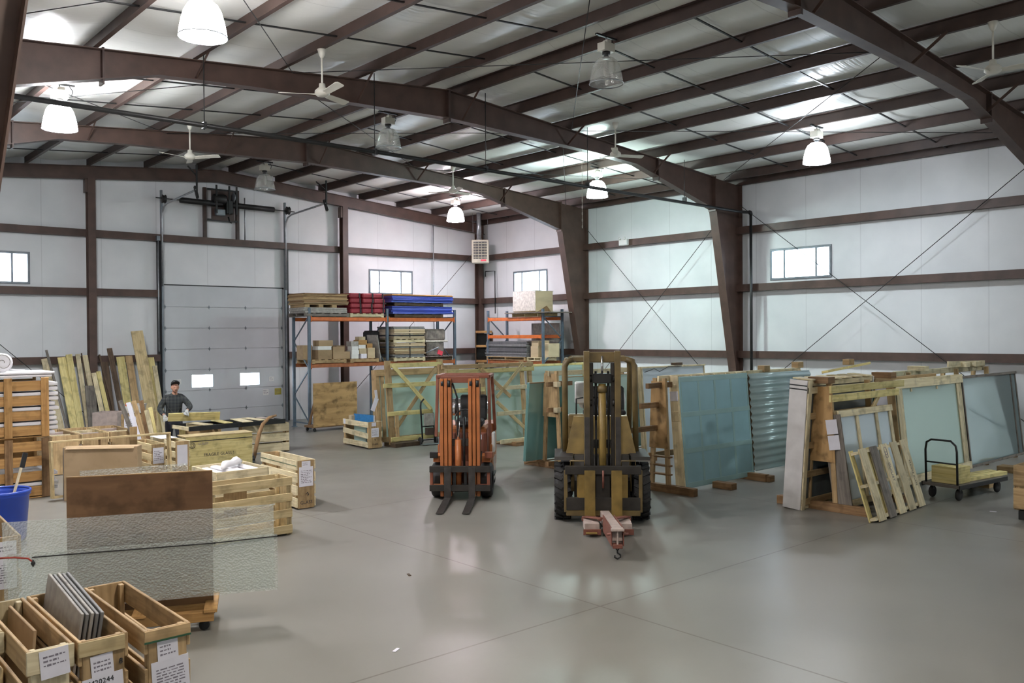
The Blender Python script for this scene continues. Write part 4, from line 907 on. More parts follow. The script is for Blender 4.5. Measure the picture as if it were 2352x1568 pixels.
# yellow forklift
f = thing('yellow_forklift', 'large mustard yellow forklift with tall mast standing in the middle', 'forklift', (-11.745, -17.165, 0), rz=-44.6)
for s in (-1, 1):
    tire(f, s*.575, .05, .405, .24, 'lift_mustard', 20); tire(f, s*.5, 1.75, .33, .2, 'lift_mustard')
    o = box(f, 'mast_rail', (s*.22, -.42, 1.3), (.085, .16, 2.38), 'lift_mustard', bev=.006); box(f, 'inner_mast_rail', (s*.15, -.36, 1.22), (.05, .1, 2.2), 'lift_grime')
    box(f, 'mast_wear_strip', (s*.22, -.503, 1.1), (.075, .006, .9), 'fork_steel', bev=0)
    for z in (2.1, 1.75): lathe(f, 'mast_roller', [(.02, -.02), (.045, -.02), (.045, .02), (.02, .02)], 'black_iron', 12, (s*.165, -.42, z), (0, 90, 0))
    for z0, z1 in ((1.5, 2.2), (.8, 1.5)): tube(f, 'lift_chain', [(s*.09, -.40, z0), (s*.09, -.40, z1)], .018, 'black_iron', 6)
    prism(f, 'fork', [(-.56, .8), (-.61, .8), (-.62, .1), (-1.25, .06), (-1.25, .05), (-.6, .04), (-.56, .06)], s*.19-.075, s*.19+.075, 'lift_yellow', 'x')
    # overhead guard posts, rounded at the top
    bent(f, 'guard_post', [(s*.53, .25, .95), (s*.53, .35, 2.05), (s*.53, .37, 2.24), (s*.49, .375, 2.32), (s*.4, .38, 2.35)], .045, 'lift_mustard', 8)
    bent(f, 'guard_post', [(s*.53, 1.55, 1.1), (s*.53, 1.35, 2.1), (s*.52, 1.32, 2.28), (s*.4, 1.3, 2.35)], .045, 'lift_mustard', 8)
    tube(f, 'guard_side_bar', [(s*.5, .37, 2.32), (s*.5, 1.32, 2.32)], .04, 'lift_mustard', 8)
    prism(f, 'fender', [(-.3, .905), (.5, .9), (.6, .95), (.5, .97), (-.28, .955)], s*.42, s*.69, 'lift_grime', 'x')
    box(f, 'side_frame', (s*.42, .9, .62), (.08, 1.5, .5), 'lift_mustard', bev=.01)
for y in (.38, .6, .82, 1.04, 1.3): box(f, 'guard_top_bar', (0, y, 2.35), (.84, .06 if y in (.38, 1.3) else .035, .07), 'lift_mustard')
box(f, 'mast_top_bar', (0, -.37, 2.40), (.52, .1, .15), 'lift_mustard', bev=.01); box(f, 'mast_mid_bar', (0, -.33, 1.15), (.46, .06, .12), 'lift_grime')
tube(f, 'lift_cylinder', [(0, -.42, .3), (0, -.42, 2.02)], .055, 'lift_yellow', 14); lathe(f, 'cylinder_collar', [(.07, 1.9), (.07, 1.99)], 'lift_mustard', 14, (0, -.42, 0))
box(f, 'chain_head', (0, -.42, 2.1), (.26, .14, .14), 'black_iron', bev=.01)
tube(f, 'lift_rod', [(0, -.44, 2.15), (0, -.44, 2.42)], .018, 'chrome', 8)
# carriage frame
box(f, 'carriage_top_bar', (0, -.53, .80), (1.08, .07, .12), 'lift_grime', bev=.006); box(f, 'carriage_low_bar', (0, -.53, .32), (1.05, .06, .18), 'lift_grime', bev=.006); box(f, 'carriage_foot_bar', (0, -.53, .19), (1.05, .05, .08), 'lift_mustard', bev=.006)
for x in (-.53, -.3, .3, .53): box(f, 'carriage_upright', (x, -.53, .5), (.05 if abs(x) > .5 else .1, .05, .6), 'lift_mustard' if abs(x) > .5 else 'lift_yellow', bev=.004)
box(f, 'carriage_plate', (-.27, -.50, .55), (.2, .02, .36), 'lift_yellow')
box(f, 'center_plate', (0, -.50, .45), (.2, .03, .7), 'lift_grime')
for x in (-.36, .36): tube(f, 'carriage_handle', [(x-.1, -.53, .86), (x-.1, -.53, .93), (x+.1, -.53, .93), (x+.1, -.53, .86)], .01, 'lift_mustard', 6)
tube(f, 'center_pin', [(0, -.58, .55), (0, -.58, .8)], .015, 'boom_red', 8)
# body
prism(f, 'chassis', [(-.2, .25), (1.9, .3), (2.1, .45), (2.1, .95), (1.2, 1.0), (1.1, .75), (.45, .75), (.4, .95), (-.1, .95), (-.25, .6)], -.4, .4, 'lift_grime', 'x')
vs_ = [(-.52, .05, .95), (.52, .05, .95), (.40, .15, 1.5), (-.40, .15, 1.5), (-.52, .45, .95), (.52, .45, .95), (.40, .35, 1.5), (-.40, .35, 1.5)]
add('cowl', vs_, [(0, 1, 2, 3), (5, 4, 7, 6), (4, 0, 3, 7), (1, 5, 6, 2), (3, 2, 6, 7), (4, 5, 1, 0)], 'lift_yellow', f)
box(f, 'engine_hood', (0, 1.35, 1.12), (.82, .9, .3), 'lift_yellow', bev=.04)
prism(f, 'counterweight', [(1.75, .35), (2.2, .4), (2.3, .7), (2.28, 1.2), (2.1, 1.35), (1.8, 1.3)], -.56, .56, 'lift_mustard', 'x')
box(f, 'seat_cushion', (.1, 1.0, 1.33), (.52, .5, .14), 'rubber', bev=.04); box(f, 'seat_back', (.16, 1.3, 1.62), (.54, .14, .52), 'rubber', (-10, 0, 0), bev=.05)
for s in (-1, 1): box(f, 'arm_rest', (.1+s*.3, 1.08, 1.48), (.07, .34, .06), 'rubber', bev=.02)
tube(f, 'steering_column', [(-.05, .3, 1.45), (-.05, .55, 1.62)], .03, 'black_iron', 8); tube(f, 'steering_wheel', [(-.05+.19*math.cos(a*.393), .56+.12*math.sin(a*.393), 1.62+.13*math.sin(a*.393)) for a in range(16)], .016, 'black_iron', 6, True)
tube(f, 'control_lever', [(-.36, .3, 1.5), (-.36, .33, 1.75), (-.25, .33, 1.77)], .012, 'black_iron', 6); box(f, 'control_console', (-.36, .35, 1.42), (.24, .2, .2), 'lift_mustard', bev=.02)
box(f, 'white_tank_box', (-.25, 1.75, 1.75), (.22, .3, .36), 'white_paint', bev=.02); lathe(f, 'gas_tank', [(.02, -.4), (.12, -.38), (.17, -.3), (.17, .3), (.12, .38), (.02, .4)], 'white_paint', 16, (.1, 1.95, 1.62), (0, 90, 0))

# boom attachment
b = thing('lifting_boom', 'pink and rust lifting boom with hook carried low on the yellow forklift forks', 'lifting boom', (-11.745, -17.165, 0), rz=-42.6)
for s in (-1, 1):
    box(b, 'fork_sleeve', (s*.22, -.95, .11), (.2, .42, .13), 'boom_pink', bev=.006); box(b, 'sleeve_lip', (s*.22, -1.17, .06), (.24, .02, .08), 'boom_red')
    plank(b, 'gusset', (s*.3, -.78, .19), (s*.07, -1.15, .24), .09, .02, 'boom_red', (0, 0, 1))
plank(b, 'cross_plate', (-.34, -.8, .16), (.34, -.8, .16), .1, .04, 'boom_red')
plank(b, 'boom_beam', (0, -.55, .14), (0, -2.35, .30), .13, .17, 'boom_pink', (0, 0, 1), bev=.008)
for s in (-1, 1): plank(b, 'side_plate', (s*.073, -1.2, .19), (s*.073, -2.4, .28), .22, .014, 'boom_red', (1, 0, 0))
box(b, 'tip_cap', (0, -2.38, .37), (.16, .12, .03), 'boom_pink'); plank(b, 'inner_plate', (0, -2.2, .26), (0, -2.42, .27), .2, .02, 'boom_pink', (1, 0, 0)); box(b, 'tip_foot', (0, -2.38, .17), (.12, .1, .05), 'boom_red')
tube(b, 'pin', [(-.12, -2.33, .3), (.14, -2.33, .3)], .018, 'boom_red', 8)
tube(b, 'shackle', [(0, -2.38, .2), (-.025, -2.38, .15), (0, -2.38, .11), (.025, -2.38, .15)], .012, 'black_iron', 6, True)
tube(b, 'hook', [(0, -2.38, .12), (0, -2.38, .085), (.035, -2.38, .06), (.035, -2.38, .03), (0, -2.38, .012), (-.035, -2.38, .03), (-.03, -2.38, .055)], .011, 'black_iron', 6)
# ------------------------------------------------------------------ left side: glass crates in the foreground
r = slat_crate('open narrow glass crate with two papers, rightmost of the nearest row', (-19.28, -19.75, 0), 0, .29, 1.29, .9, n=4, sh=.15, side='tan_wood', end='tan_wood')
box(r, 'top_batten', (0, -.648, .862), (.29, .014, .07), 'tan_wood'); box(r, 'green_band', (0, -.657, .825), (.294, .003, .012), 'strap_green', bev=0)
paper(r, (.0, -.648, .755), .13, .13, ((3, .1, 0, 0),), rot=(0, -3, 0)); paper(r, (.02, -.6475, .545), .235, .3, ((11, .27, 0, 0),), rot=(0, -3, 0))
tube(r, 'loose_wire', [(.02, -.2, .35), (.05, -.3, .47), (.08, -.25, .44), (.1, -.4, .36)], .003, 'paper', 4)
r = slat_crate('narrow glass crate holding grey panels, second from right in the nearest row', (-19.645, -19.69, 0), 0, .29, 1.28, .9, n=4, sh=.15, side='tan_wood', end='tan_wood')
box(r, 'top_batten', (-.01, -.643, .85), (.27, .014, .09), 'pine')
paper(r, (-.01, -.643, .73), .13, .14, ((3, .1, 0, 0),), rot=(0, -4, 0)); paper(r, (.0, -.6425, .54), .235, .26, (('M20244', .045, -.01, .095), (4, .12, 0, -.03)), ink='ink', rot=(0, -4, 0))
text(r, 'crate_mark', '8', .05, 'ink', (.1, -.6425, .73))
for i in range(5):
    o = box(None, 'stone_slab', (-19.70+i*.027, -19.50-.012*i, .66-.006*(i % 2)), (.019, .86, .70), 'slab_grey' if i in (1, 3, 4) else 'board_grey', (6, 7, 0), bev=.003)
    tag(o, 'grey stone-like panel in the second crate, %s from the left' % ('first', 'second', 'third', 'fourth', 'fifth')[i], 'panel', 'grey panels in the second crate')
r = slat_crate('narrow glass crate with white note on pale front, third from right in the nearest row', (-19.937, -19.68, 0), 0, .255, 1.24, .9, n=4, sh=.15, side='tan_wood', end='pale_pine')
box(r, 'front_batten', (.0, -.628, .83), (.262, .016, .14), 'pale_pine'); paper(r, (.02, -.638, .81), .16, .17, ((3, .1, 0, .02),), rot=(0, -4, 0))
o = box(None, 'cardboard_liner', (-19.93, -19.45, .50), (.02, .7, .74), 'cardboard', (0, 4, 0)); tag(o, 'brown cardboard liner standing inside the third crate', 'cardboard')
r = slat_crate('narrow glass crate stencilled GS at the lower left corner', (-20.215, -19.14, 0), 0, .27, 1.26, .9, n=4, sh=.15, side='pine', end='pale_pine')
box(r, 'front_batten', (.0, -.638, .83), (.28, .016, .13), 'pale_pine'); text(r, 'stencil', 'INGS', .1, 'ink', (0, -.648, .825))
r = slat_crate('tan glass crate with long white paper at the left edge beside the glass sheets', (-19.46, -16.22, 0), -3, .28, 1.26, .9, n=3, sh=.2, side='tan_wood', end='tan_wood')
paper(r, (0, -.633, .79), .2, .14, ((2, .08, 0, 0),)); paper(r, (-.02, -.6325, .56), .24, .28, ((8, .24, 0, 0),))

# ------------------------------------------------------------------ plywood sheet cart with patterned glass
r = thing('plywood_cart', 'dark stained plywood sheet standing on a wooden caster cart in the foreground', 'cart', (-18.50, -17.57, 0), rz=-25)
box(r, 'plywood_sheet', (0, .02, .82), (1.27, .022, 1.27), 'dark_plywood', bev=.002); box(r, 'sheet_edge', (0, .02, 1.457), (1.27, .024, .008), 'plywood', bev=0)
for y in (-.24, .0, .24): box(r, 'base_timber', (0, y, .145), (1.3, .09, .09), 'orange_wood')
for x in (-.62, 0, .62): box(r, 'base_cross', (x, 0, .18+.02), (.12, .6, .03), 'orange_wood')
for x in (-.56, .56):
    for y in (-.2, .2):
        c = lathe(r, 'caster_wheel', [(.02, -.02), (.045, -.018), (.05, 0), (.045, .018), (.02, .02)], 'rubber', 14, (x, y, .05), (90, 0, 30)); box(c, 'caster_fork', (0, .05, .0), (.04, .06, .05), 'black_iron')
for x in (-.5, .5): plank(r, 'rear_prop', (x, .3, .2), (x, .04, 1.1), .07, .04, 'brown_wood', (1, 0, 0))
for x0, x1, z0, z1, y, tl, lb in ((-1.12, 1.20, .31, 1.12, -.14, -.5, 'taller patterned glass sheet standing across the front of the dark plywood'), (-1.08, 1.23, .30, .84, -.17, -.4, 'lower patterned glass sheet in front of the taller patterned sheet')):
    o = thing('patterned_glass_sheet', lb, 'glass sheet', (-18.50, -17.57, 0), rz=-25)
    p_ = box(o, 'pane', ((x0+x1)/2, y, (z0+z1)/2), (x1-x0, .006, z1-z0), 'patterned_glass', (2.5, tl, 0), bev=0)
o = thing('patterned_glass_sheet', 'patterned glass sheet behind the dark plywood, only its top edge showing', 'glass sheet', (-18.50, -17.57, 0), rz=-25); box(o, 'pane', (-.05, .12, .86), (.95, .006, 1.3), 'patterned_glass', (0, -1.5, 0), bev=0)
o = thing('tie_cord', 'black cord with red end tied across the patterned glass sheets', 'cord', (-18.50, -17.57, 0), rz=-25)
tube(o, 'black_cord', [(-.88, -.19, .79), (-.6, -.195, .795), (.1, -.195, .80), (.64, -.195, .805), (1.23, -.195, .83)], .006, 'black_strap', 6); tube(o, 'red_cord', [(-1.15, -.17, .80), (-1.02, -.19, .80), (-.91, -.195, .785), (-.87, -.2, .75)], .008, 'cord_red', 6); lathe(o, 'hook_knot', [(.005, -.03), (.02, 0), (.005, .03)], 'black_iron', 8, (-.87, -.2, .74)); lathe(o, 'hook_knot', [(.004, -.015), (.012, 0), (.004, .015)], 'black_iron', 8, (.66, -.196, .806), (0, 90, 0))

# ------------------------------------------------------------------ blue bin with broom
r = thing('blue_bin', 'round blue plastic bin standing before the slatted crate stack', 'bin', (-18.68, -12.6, 0))
lathe(r, 'shell', [(.27, 0), (.29, .03), (.33, .6), (.35, .62), (.35, .66), (.335, .665), (.32, .62), (.28, .06), (.0, .05)], 'bin_blue', 28)
lathe(r, 'rim', [(.345, .64), (.36, .655), (.36, .68), (.345, .69), (.335, .675)], 'bin_blue', 28, cap=False)
r = thing('broom', 'wooden broom handle with dark head sticking out of the blue bin', 'broom', (-18.72, -12.62, .07)); plank(r, 'handle', (.05, .05, 0), (.33, .12, .98), .035, .02, 'pale_pine', (0, 1, 0)); plank(r, 'dark_head', (.31, .115, .88), (.36, .13, 1.08), .06, .035, 'black_iron', (0, 1, 0))

# ------------------------------------------------------------------ stacked slatted crates full of foam
for k, z in enumerate((0, 1.035)):
    r = thing('slatted_crate', ('lower', 'upper')[k]+' tall brown slatted crate of the stack at the left edge', 'crate', (-17.98, -8.95, z))
    W_, D_, H_ = 1.3, .96, 1.03
    for x in (.03, .59): box(r, 'front_post', (x, -D_/2-.012, H_/2), (.12, .03, H_-.02), 'orange_wood' if k else 'brown_wood')
    box(r, 'front_post', (-.62, -D_/2-.012, H_/2), (.06, .03, H_-.02), 'orange_wood')
    for i in range(4): box(r, 'front_slat', (0, -D_/2+.014, .12+i*.255), (W_, .022, .165), 'orange_wood'); box(r, 'back_slat', (0, D_/2-.014, .12+i*.255), (W_, .022, .165), 'orange_wood')
    for y in (-.4, .4): box(r, 'side_post', (W_/2-.02, y, H_/2), (.04, .08, H_-.03), 'orange_wood'); box(r, 'side_post', (-W_/2+.02, y, H_/2), (.04, .08, H_-.03), 'orange_wood')
    box(r, 'deck', (0, 0, .012), (W_, D_, .02), 'orange_wood')
    for i in range(11 if k else 5):
        fo = box(None, 'foam_sheet', (-17.84+random.uniform(-.02, .12), -8.96, z+.065+i*.084), (1.22, .87, .06), 'foam', (0, 0, random.uniform(-2, 2)), bev=.01)
        tag(fo, 'white foam sheet inside the %s slatted crate, number %s counted from below' % (('lower', 'upper')[k], 'one two three four five six seven eight nine ten eleven'.split()[i]), 'foam sheet', 'foam sheets in the %s slatted crate' % ('lower', 'upper')[k])
for i, (dx, z) in enumerate(((.0, 2.085), (.06, 2.135))):
    fo = box(None, 'foam_sheet', (-17.95+dx, -8.95, z), (1.34, .95, .04), 'foam', (0, 0, 2-3*i), bev=.01); tag(fo, ('lower', 'upper')[i]+' white foam sheet lying on top of the crate stack', 'foam sheet')
r = thing('foam_roll', 'white rolled foam wrap lying on top of the slatted crate stack', 'foam roll', (-18.05, -9.0, 2.16), rz=8)
pts = []
lathe(r, 'roll', [(.03, -.35), (.13, -.35), (.16, -.34), (.16, .34), (.13, .35), (.03, .35)], 'foam', 20, (0, 0, .16), (90, 0, 0)); tube(r, 'loose_end', [(.1, -.34, .05), (.2, -.34, .03), (.35, -.34, .02)], .012, 'foam', 6)
spl = [(math.cos(a*.5)*(.02+.0075*a), -.355, .16+math.sin(a*.5)*(.02+.0075*a)) for a in range(18)]
tube(r, 'spiral_edge', spl, .006, 'board_grey', 5)

# ------------------------------------------------------------------ middle left clutter
r = thing('carton', 'large flat brown cardboard box standing in front of the slatted frame', 'box', (-16.78, -10.42, 0), rz=-36)
box(r, 'body', (0, .1, .45), (1.2, .22, .9), 'cardboard', bev=.006); box(r, 'flap', (0, -.03, .88), (1.1, .06, .01), 'cardboard', (25, 0, 0), bev=0); box(r, 'side_flap', (-.62, .1, .46), (.012, .24, .86), 'grey_wood', (0, 0, 10), bev=0)
r = thing('open_timber_crate', 'long open shallow timber crate standing on edge behind the cardboard box', 'crate', (-16.43, -9.95, 0), rx=-5)
for z in (.98, .06): box(r, 'rail', (0, 0, z), (2.0, .14, .035), 'pine')
for x in (-.98, .98): box(r, 'post', (x, 0, .52), (.035, .14, .95), 'pine')
box(r, 'divider', (-.2, 0, .52), (.02, .13, .93), 'tan_wood')
for i, (x, m) in enumerate(((-16.45, 'tan_wood'), (-15.9, 'pine'), (-15.35, 'tan_wood'))):
    slat_crate(('left', 'middle', 'right')[i]+' one of three open tan crates in a row behind the wooden frame', (x, -6.3, 0), 0, .52, 1.5, .78, n=3, sh=.2, side=m, end='tan_wood', group='open tan crates')
    for k, dy in enumerate((-.35, .25)):
        o = box(None, 'divider_board', (x+random.uniform(-.08, .08), -6.3+dy, .52), (.4, .02, .5), 'boom_pink' if (i+k) % 2 else 'pale_pine', (8, 0, random.uniform(-4, 4))); tag(o, 'loose %s divider board in the %s open tan crate, %s' % ('pinkish' if (i+k) % 2 else 'pale', ('left', 'middle', 'right')[i], ('nearer end', 'farther end')[k]), 'board')
for i, (x, y, lean, m, h_) in enumerate(((-15.02, -7.3, 17, 'grey_wood', 1.5), (-14.94, -7.24, 14, 'paper', 1.42), (-14.86, -7.28, 13, 'tan_wood', 1.45), (-14.79, -7.2, 9, 'brown_wood', 1.42), (-14.72, -7.28, 10, 'pale_pine', 1.22), (-14.66, -7.22, 8, 'yellow_pine', 1.26))):
    o = plank(None, 'offcut_board', (x, y, .0), (x-math.sin(R(lean))*h_, y+.1, h_*math.cos(R(lean))), .09, .02, m, (.3, 1, 0)); tag(o, '%s offcut board standing upright behind the three open crates' % ('grey weathered', 'white painted', 'tan', 'dark brown', 'pale', 'yellow')[i], 'board')
o = plank(None, 'offcut_board', (-16.02, -9.72, .0), (-16.0, -9.66, 1.12), .13, .02, 'tan_wood', (0, 1, 0)); tag(o, 'tan upright board standing against the wooden frame', 'board')
slat_crate('slatted crate with white paper on its end, left of the pale slatted crate', (-15.42, -8.75, 0), 0, .27, 1.0, .72, n=4, side='pine', end='tan_wood')
paper(bpy.data.objects['wooden_crate.%03d' % (max(int(o.name[-3:]) for o in bpy.data.objects if o.name.startswith('wooden_crate.')))], (0, -.503, .5), .2, .3, ((6, .26, 0, 0),))
r = slat_crate('pale slatted crate standing left of the big stencilled box', (-14.93, -8.55, 0), 0, .3, 1.2, .72, n=4, sh=.12, side='pale_pine', end='tan_wood')
paper(r, (0, -.603, .45), .2, .4, ()); o = box(None, 'white_lid', (-14.98, -8.3, .735), (.32, .6, .012), 'foam'); tag(o, 'thin white lid lying on the pale slatted crate', 'lid')
# big stencilled box
r = thing('stencilled_crate', 'long closed yellow wooden crate stencilled FRAGILE GLASS with a black band', 'crate', (-13.97, -8.45, 0), rz=-2)
box(r, 'front_panel', (0, -.2, .36), (1.38, .025, .72), 'yellow_pine'); box(r, 'back_panel', (0, .2, .36), (1.38, .025, .72), 'pine'); box(r, 'lid', (0, 0, .73), (1.42, .44, .022), 'pine')
for s in (-1, 1): box(r, 'end_panel', (s*.68, 0, .36), (.025, .375, .71), 'pale_pine')
box(r, 'floor', (0, 0, .03), (1.33, .37, .03), 'pine'); box(r, 'black_band', (0, -.214, .63), (1.39, .004, .016), 'black_iron', bev=0); box(r, 'black_band', (-.694, 0, .63), (.004, .42, .016), 'black_iron', bev=0)
text(r, 'stencil', 'FRAGILE GLASS !', .09, 'ink', (-.02, -.2145, .34), squash=.95); text(r, 'stencil', 'GUILIST', .06, 'faint_ink', (-.34, -.2145, .57)); tube(r, 'round_mark', [(-.56+.055*math.cos(a*.449), -.2145, .55+.055*math.sin(a*.449)) for a in range(14)], .006, 'ink', 4, True); tube(r, 'round_mark', [(-.56+.03*math.cos(a*.785), -.2145, .55+.03*math.sin(a*.785)) for a in range(8)], .005, 'ink', 4, True)
prism(r, 'arrow_mark', [(-.06, .3), (.06, .3), (.0, .38), (0, .38)], -.6945, -.693, 'ink', 'x'); box(r, 'arrow_mark', (-.694, 0, .2), (.003, .025, .2), 'ink', bev=0)
# crate with white frames
r = slat_crate('square low pale crate packed with white wrapped frames', (-15.79, -13.33, 0), 0, .82, .9, .78, n=3, sh=.2, side='pale_pine', end='pale_pine')
for k in range(4):
    o = box(None, 'foam_parcel', (-16.05+k*.17, -13.33, .60+.02*(k % 2)), (.12, .72, .3), 'foam', (0, random.uniform(-4, 4), random.uniform(-3, 3)), bev=.02); tag(o, 'white foam wrapped frame in the square pale crate, %s from left' % ('first', 'second', 'third', 'fourth')[k], 'wrapped frame', 'white wrapped frames in the square crate')
r = thing('foam_wrap', 'crumpled white foam wrap lying over the square pale crate', 'foam wrap', (-15.8, -13.35, .78)); tube(r, 'crumpled_sheet', [(-.2, -.2, .02), (-.1, -.05, .05), (.05, .05, .04), (.15, .12, .06), (.28, .25, .03)], [.03, .06, .05, .07, .03], 'foam', 8)
slat_crate('long open slatted crate behind the patterned glass, broad side to the viewer', (-16.2, -14.78, 0), 90, .4, 1.16, .8, n=4, sh=.115, side='pine', end='pine')
o = box(None, 'cardboard_liner', (-16.35, -14.78, .5), (.4, .02, .5), 'tan_wood', (0, 0, 20)); tag(o, 'brown board standing inside the long slatted crate', 'board')
r = slat_crate('narrow pale crate with white shipping paper standing alone on the open floor', (-14.58, -12.79, 0), -2, .33, 1.36, .77, n=4, sh=.15, side='pale_pine', end='tan_wood')
paper(r, (.0, -.683, .71), .15, .09, ((2, .07, 0, 0),)); paper(r, (.0, -.6825, .51), .24, .31, ((8, .28, 0, 0),))
text(r, 'stencil', 'GLASS', .075, 'ink', (0, -.683, .1)); text(r, 'stencil', '↑', .1, 'ink', (.02, -.683, .22)); box(r, 'green_band', (-.167, 0, .69), (.003, 1.36, .008), 'strap_green', bev=0)

# ------------------------------------------------------------------ work table on crates
slat_crate('pale crate with white paper under the right end of the steel work table', (-12.12, -6.80, 0), 84, .26, 1.12, .68, n=3, sh=.19, side='pale_pine', end='tan_wood')
cn = [o for o in bpy.data.objects if o.name.startswith('wooden_crate')][-1]
lastc = bpy.data.objects[sorted([o.name for o in bpy.data.objects if o.name.startswith('wooden_crate') and o.parent is None])[-1]]
paper(lastc, (0, -.563, .47), .16, .24, ((6, .2, 0, 0),))
slat_crate('tan crate under the left end of the steel work table', (-13.62, -6.75, 0), 90, .4, .8, .68, n=2, sh=.28, side='tan_wood', end='yellow_pine')
r = thing('work_table', 'black steel lattice table top laid across two crates before the worker', 'table', (-12.92, -6.72, .685), rz=4.6)
for y in (-.42, .42): box(r, 'side_rail', (0, y, .05), (2.35, .04, .1), 'black_iron', bev=0)
for i in range(8): box(r, 'cross_bar', (-1.16+i*.33, 0, .05), (.03, .82, .08), 'pale_pine' if i < 2 else 'black_iron', bev=0)
for i, (x, y, w_, m, l_) in enumerate(((-.75, -.1, .22, 'pale_pine', .75), (-.2, .0, .2, 'yellow_pine', .8), (.25, -.05, .24, 'pale_pine', .9), (.6, .05, .2, 'pale_pine', .8), (.9, .1, .15, 'boom_pink', .5))):
    o = box(None, 'table_board', (-12.92+x, -6.74+y, .685+.112), (w_, l_, .02), m, (0, 0, random.uniform(-12, 12))); tag(o, '%s board lying across the steel table, %s from the worker' % ('pale' if m == 'pale_pine' else 'yellow' if m[0] == 'y' else 'pinkish', ('nearest', 'second', 'third', 'fourth', 'farthest')[i]), 'board')
o = plank(None, 'held_board', (-14.24, -6.51, .955), (-13.14, -6.69, .93), .19, .035, 'yellow_pine', (.05, 1, .35)); tag(o, 'yellow plank held on edge by the worker on the table', 'plank')
r = thing('lever_dolly', 'curved wooden handle of a lever dolly leaning beside the stencilled crate', 'dolly', (-12.95, -8.05, 0), rz=-20)
tube(r, 'handle', [(0, 0, .08), (.05, .05, .35), (.12, .1, .62), (.2, .16, .8), (.34, .22, .93), (.5, .28, .97)], [.03, .045, .045, .04, .035, .025], 'brown_wood', 8); lathe(r, 'wheel', [(.02, -.03), (.07, -.03), (.07, .03), (.02, .03)], 'rubber', 14, (-.02, 0, .07), (0, 90, 0)); box(r, 'nose_plate', (-.1, -.06, .03), (.2, .12, .02), 'grey_steel')
# boxes behind the worker
r = slat_crate('wooden crate with white paper standing left behind the worker', (-13.95, -3.75, 0), -45, .5, .8, .86, n=2, sh=.36, side='tan_wood', end='tan_wood'); paper(r, (-.02, -.403, .66), .3, .3, ((4, .24, 0, 0),))
r = thing('wooden_box', 'pale pinkish wooden box on the floor by the lumber', 'wooden box', (-14.3, -2.6, 0), rz=-40)
for s in (-1, 1): box(r, 'side', (s*.3, 0, .42), (.02, .5, .84), 'boom_pink'); box(r, 'front', (0, s*.26, .42), (.62, .02, .84), 'boom_pink')
box(r, 'floor', (0, 0, .02), (.58, .5, .03), 'tan_wood')
r = thing('plastic_tub', 'clear white plastic tub on the crate behind the worker', 'tub', (-14.02, -3.68, .865), rz=-40)
vs_ = []
for z, a in ((0, .16), (.2, .19), (.22, .2)): vs_ += [(-a*1.2, -a*.8, z), (a*1.2, -a*.8, z), (a*1.2, a*.8, z), (-a*1.2, a*.8, z)]
add('tub_body', vs_, [(3, 2, 1, 0)]+[(k*4+i, k*4+(i+1) % 4, k*4+4+(i+1) % 4, k*4+4+i) for k in range(2) for i in range(4)], 'wrap', r); box(r, 'orange_rag', (-.12, -.1, .2), (.14, .1, .1), 'safety_orange', (0, 20, 10), bev=.02)

# ------------------------------------------------------------------ lumber leaning on the back wall
LB = [  # top x, top z, width, bottom x, material, label
 (-15.24, 2.17, .17, -14.95, 'pale_pine', 'pale board at the far left end of the leaning lumber'), (-15.2, 2.40, .06, -14.8, 'grey_wood', 'thin grey strip leaning steeply at the left of the lumber'),
 (-14.84, 2.20, .20, -14.65, 'yellow_pine', 'wide yellow board with knots in the left lumber group'), (-14.66, 2.27, .16, -14.5, 'yellow_pine', 'yellow board with a broken notch left of the steel column'),
 (-14.42, 2.27, .12, -14.3, 'pale_pine', 'pale board just left of the steel column'), (-14.33, 2.30, .03, -14.2, 'dark_wood', 'thin dark strip between two pale boards by the column'), (-14.25, 2.24, .13, -14.08, 'pale_pine', 'pale narrow board against the steel column'),
 (-14.22, 1.42, .26, -14.25, 'grey_wood', 'short wide grey board standing low before the pale boards'), (-14.10, 1.76, .12, -13.9, 'pale_pine', 'short pale board with light top right of the grey one'), (-13.99, 1.80, .11, -13.75, 'yellow_pine', 'short yellow board leaning left of the dark strip'),
 (-13.88, 2.25, .05, -13.55, 'dark_wood', 'thin dark board leaning right of the steel column'), (-13.62, 2.42, .14, -13.4, 'dark_wood', 'dark brown board standing taller between yellow groups'), (-13.76, 2.05, .2, -13.7, 'dark_wood', 'wide dark board behind the thin dark board'),
 (-13.32, 2.18, .22, -13.22, 'yellow_pine', 'wide yellow board in the right lumber group'), (-13.10, 2.20, .19, -13.0, 'tan_wood', 'tan board beside the wide yellow board'),
 (-12.88, 2.90, .32, -12.62, 'pine', 'tallest wide tan board in the lumber'), (-12.82, 2.40, .14, -12.58, 'grey_wood', 'grey board leaning in front of the tallest board'),
 (-12.5, 2.14, .2, -12.42, 'yellow_pine', 'yellow board next to the roll door frame'), (-12.42, 1.9, .13, -12.35, 'pale_pine', 'short pale board nearest the roll door frame')]
for i, (x, z, w_, xb, m, lb) in enumerate(LB):
    dy = .034*(i % 4); ty = -.33 if z > 2.1 else -.42
    o = plank(None, 'lumber_board', (xb, -.95-dy-.12*(z < 1.9), .01), (x, ty-dy*.6-.2*(z < 1.9), z), w_, .03, m, (0, 1, .3)); tag(o, lb, 'board')
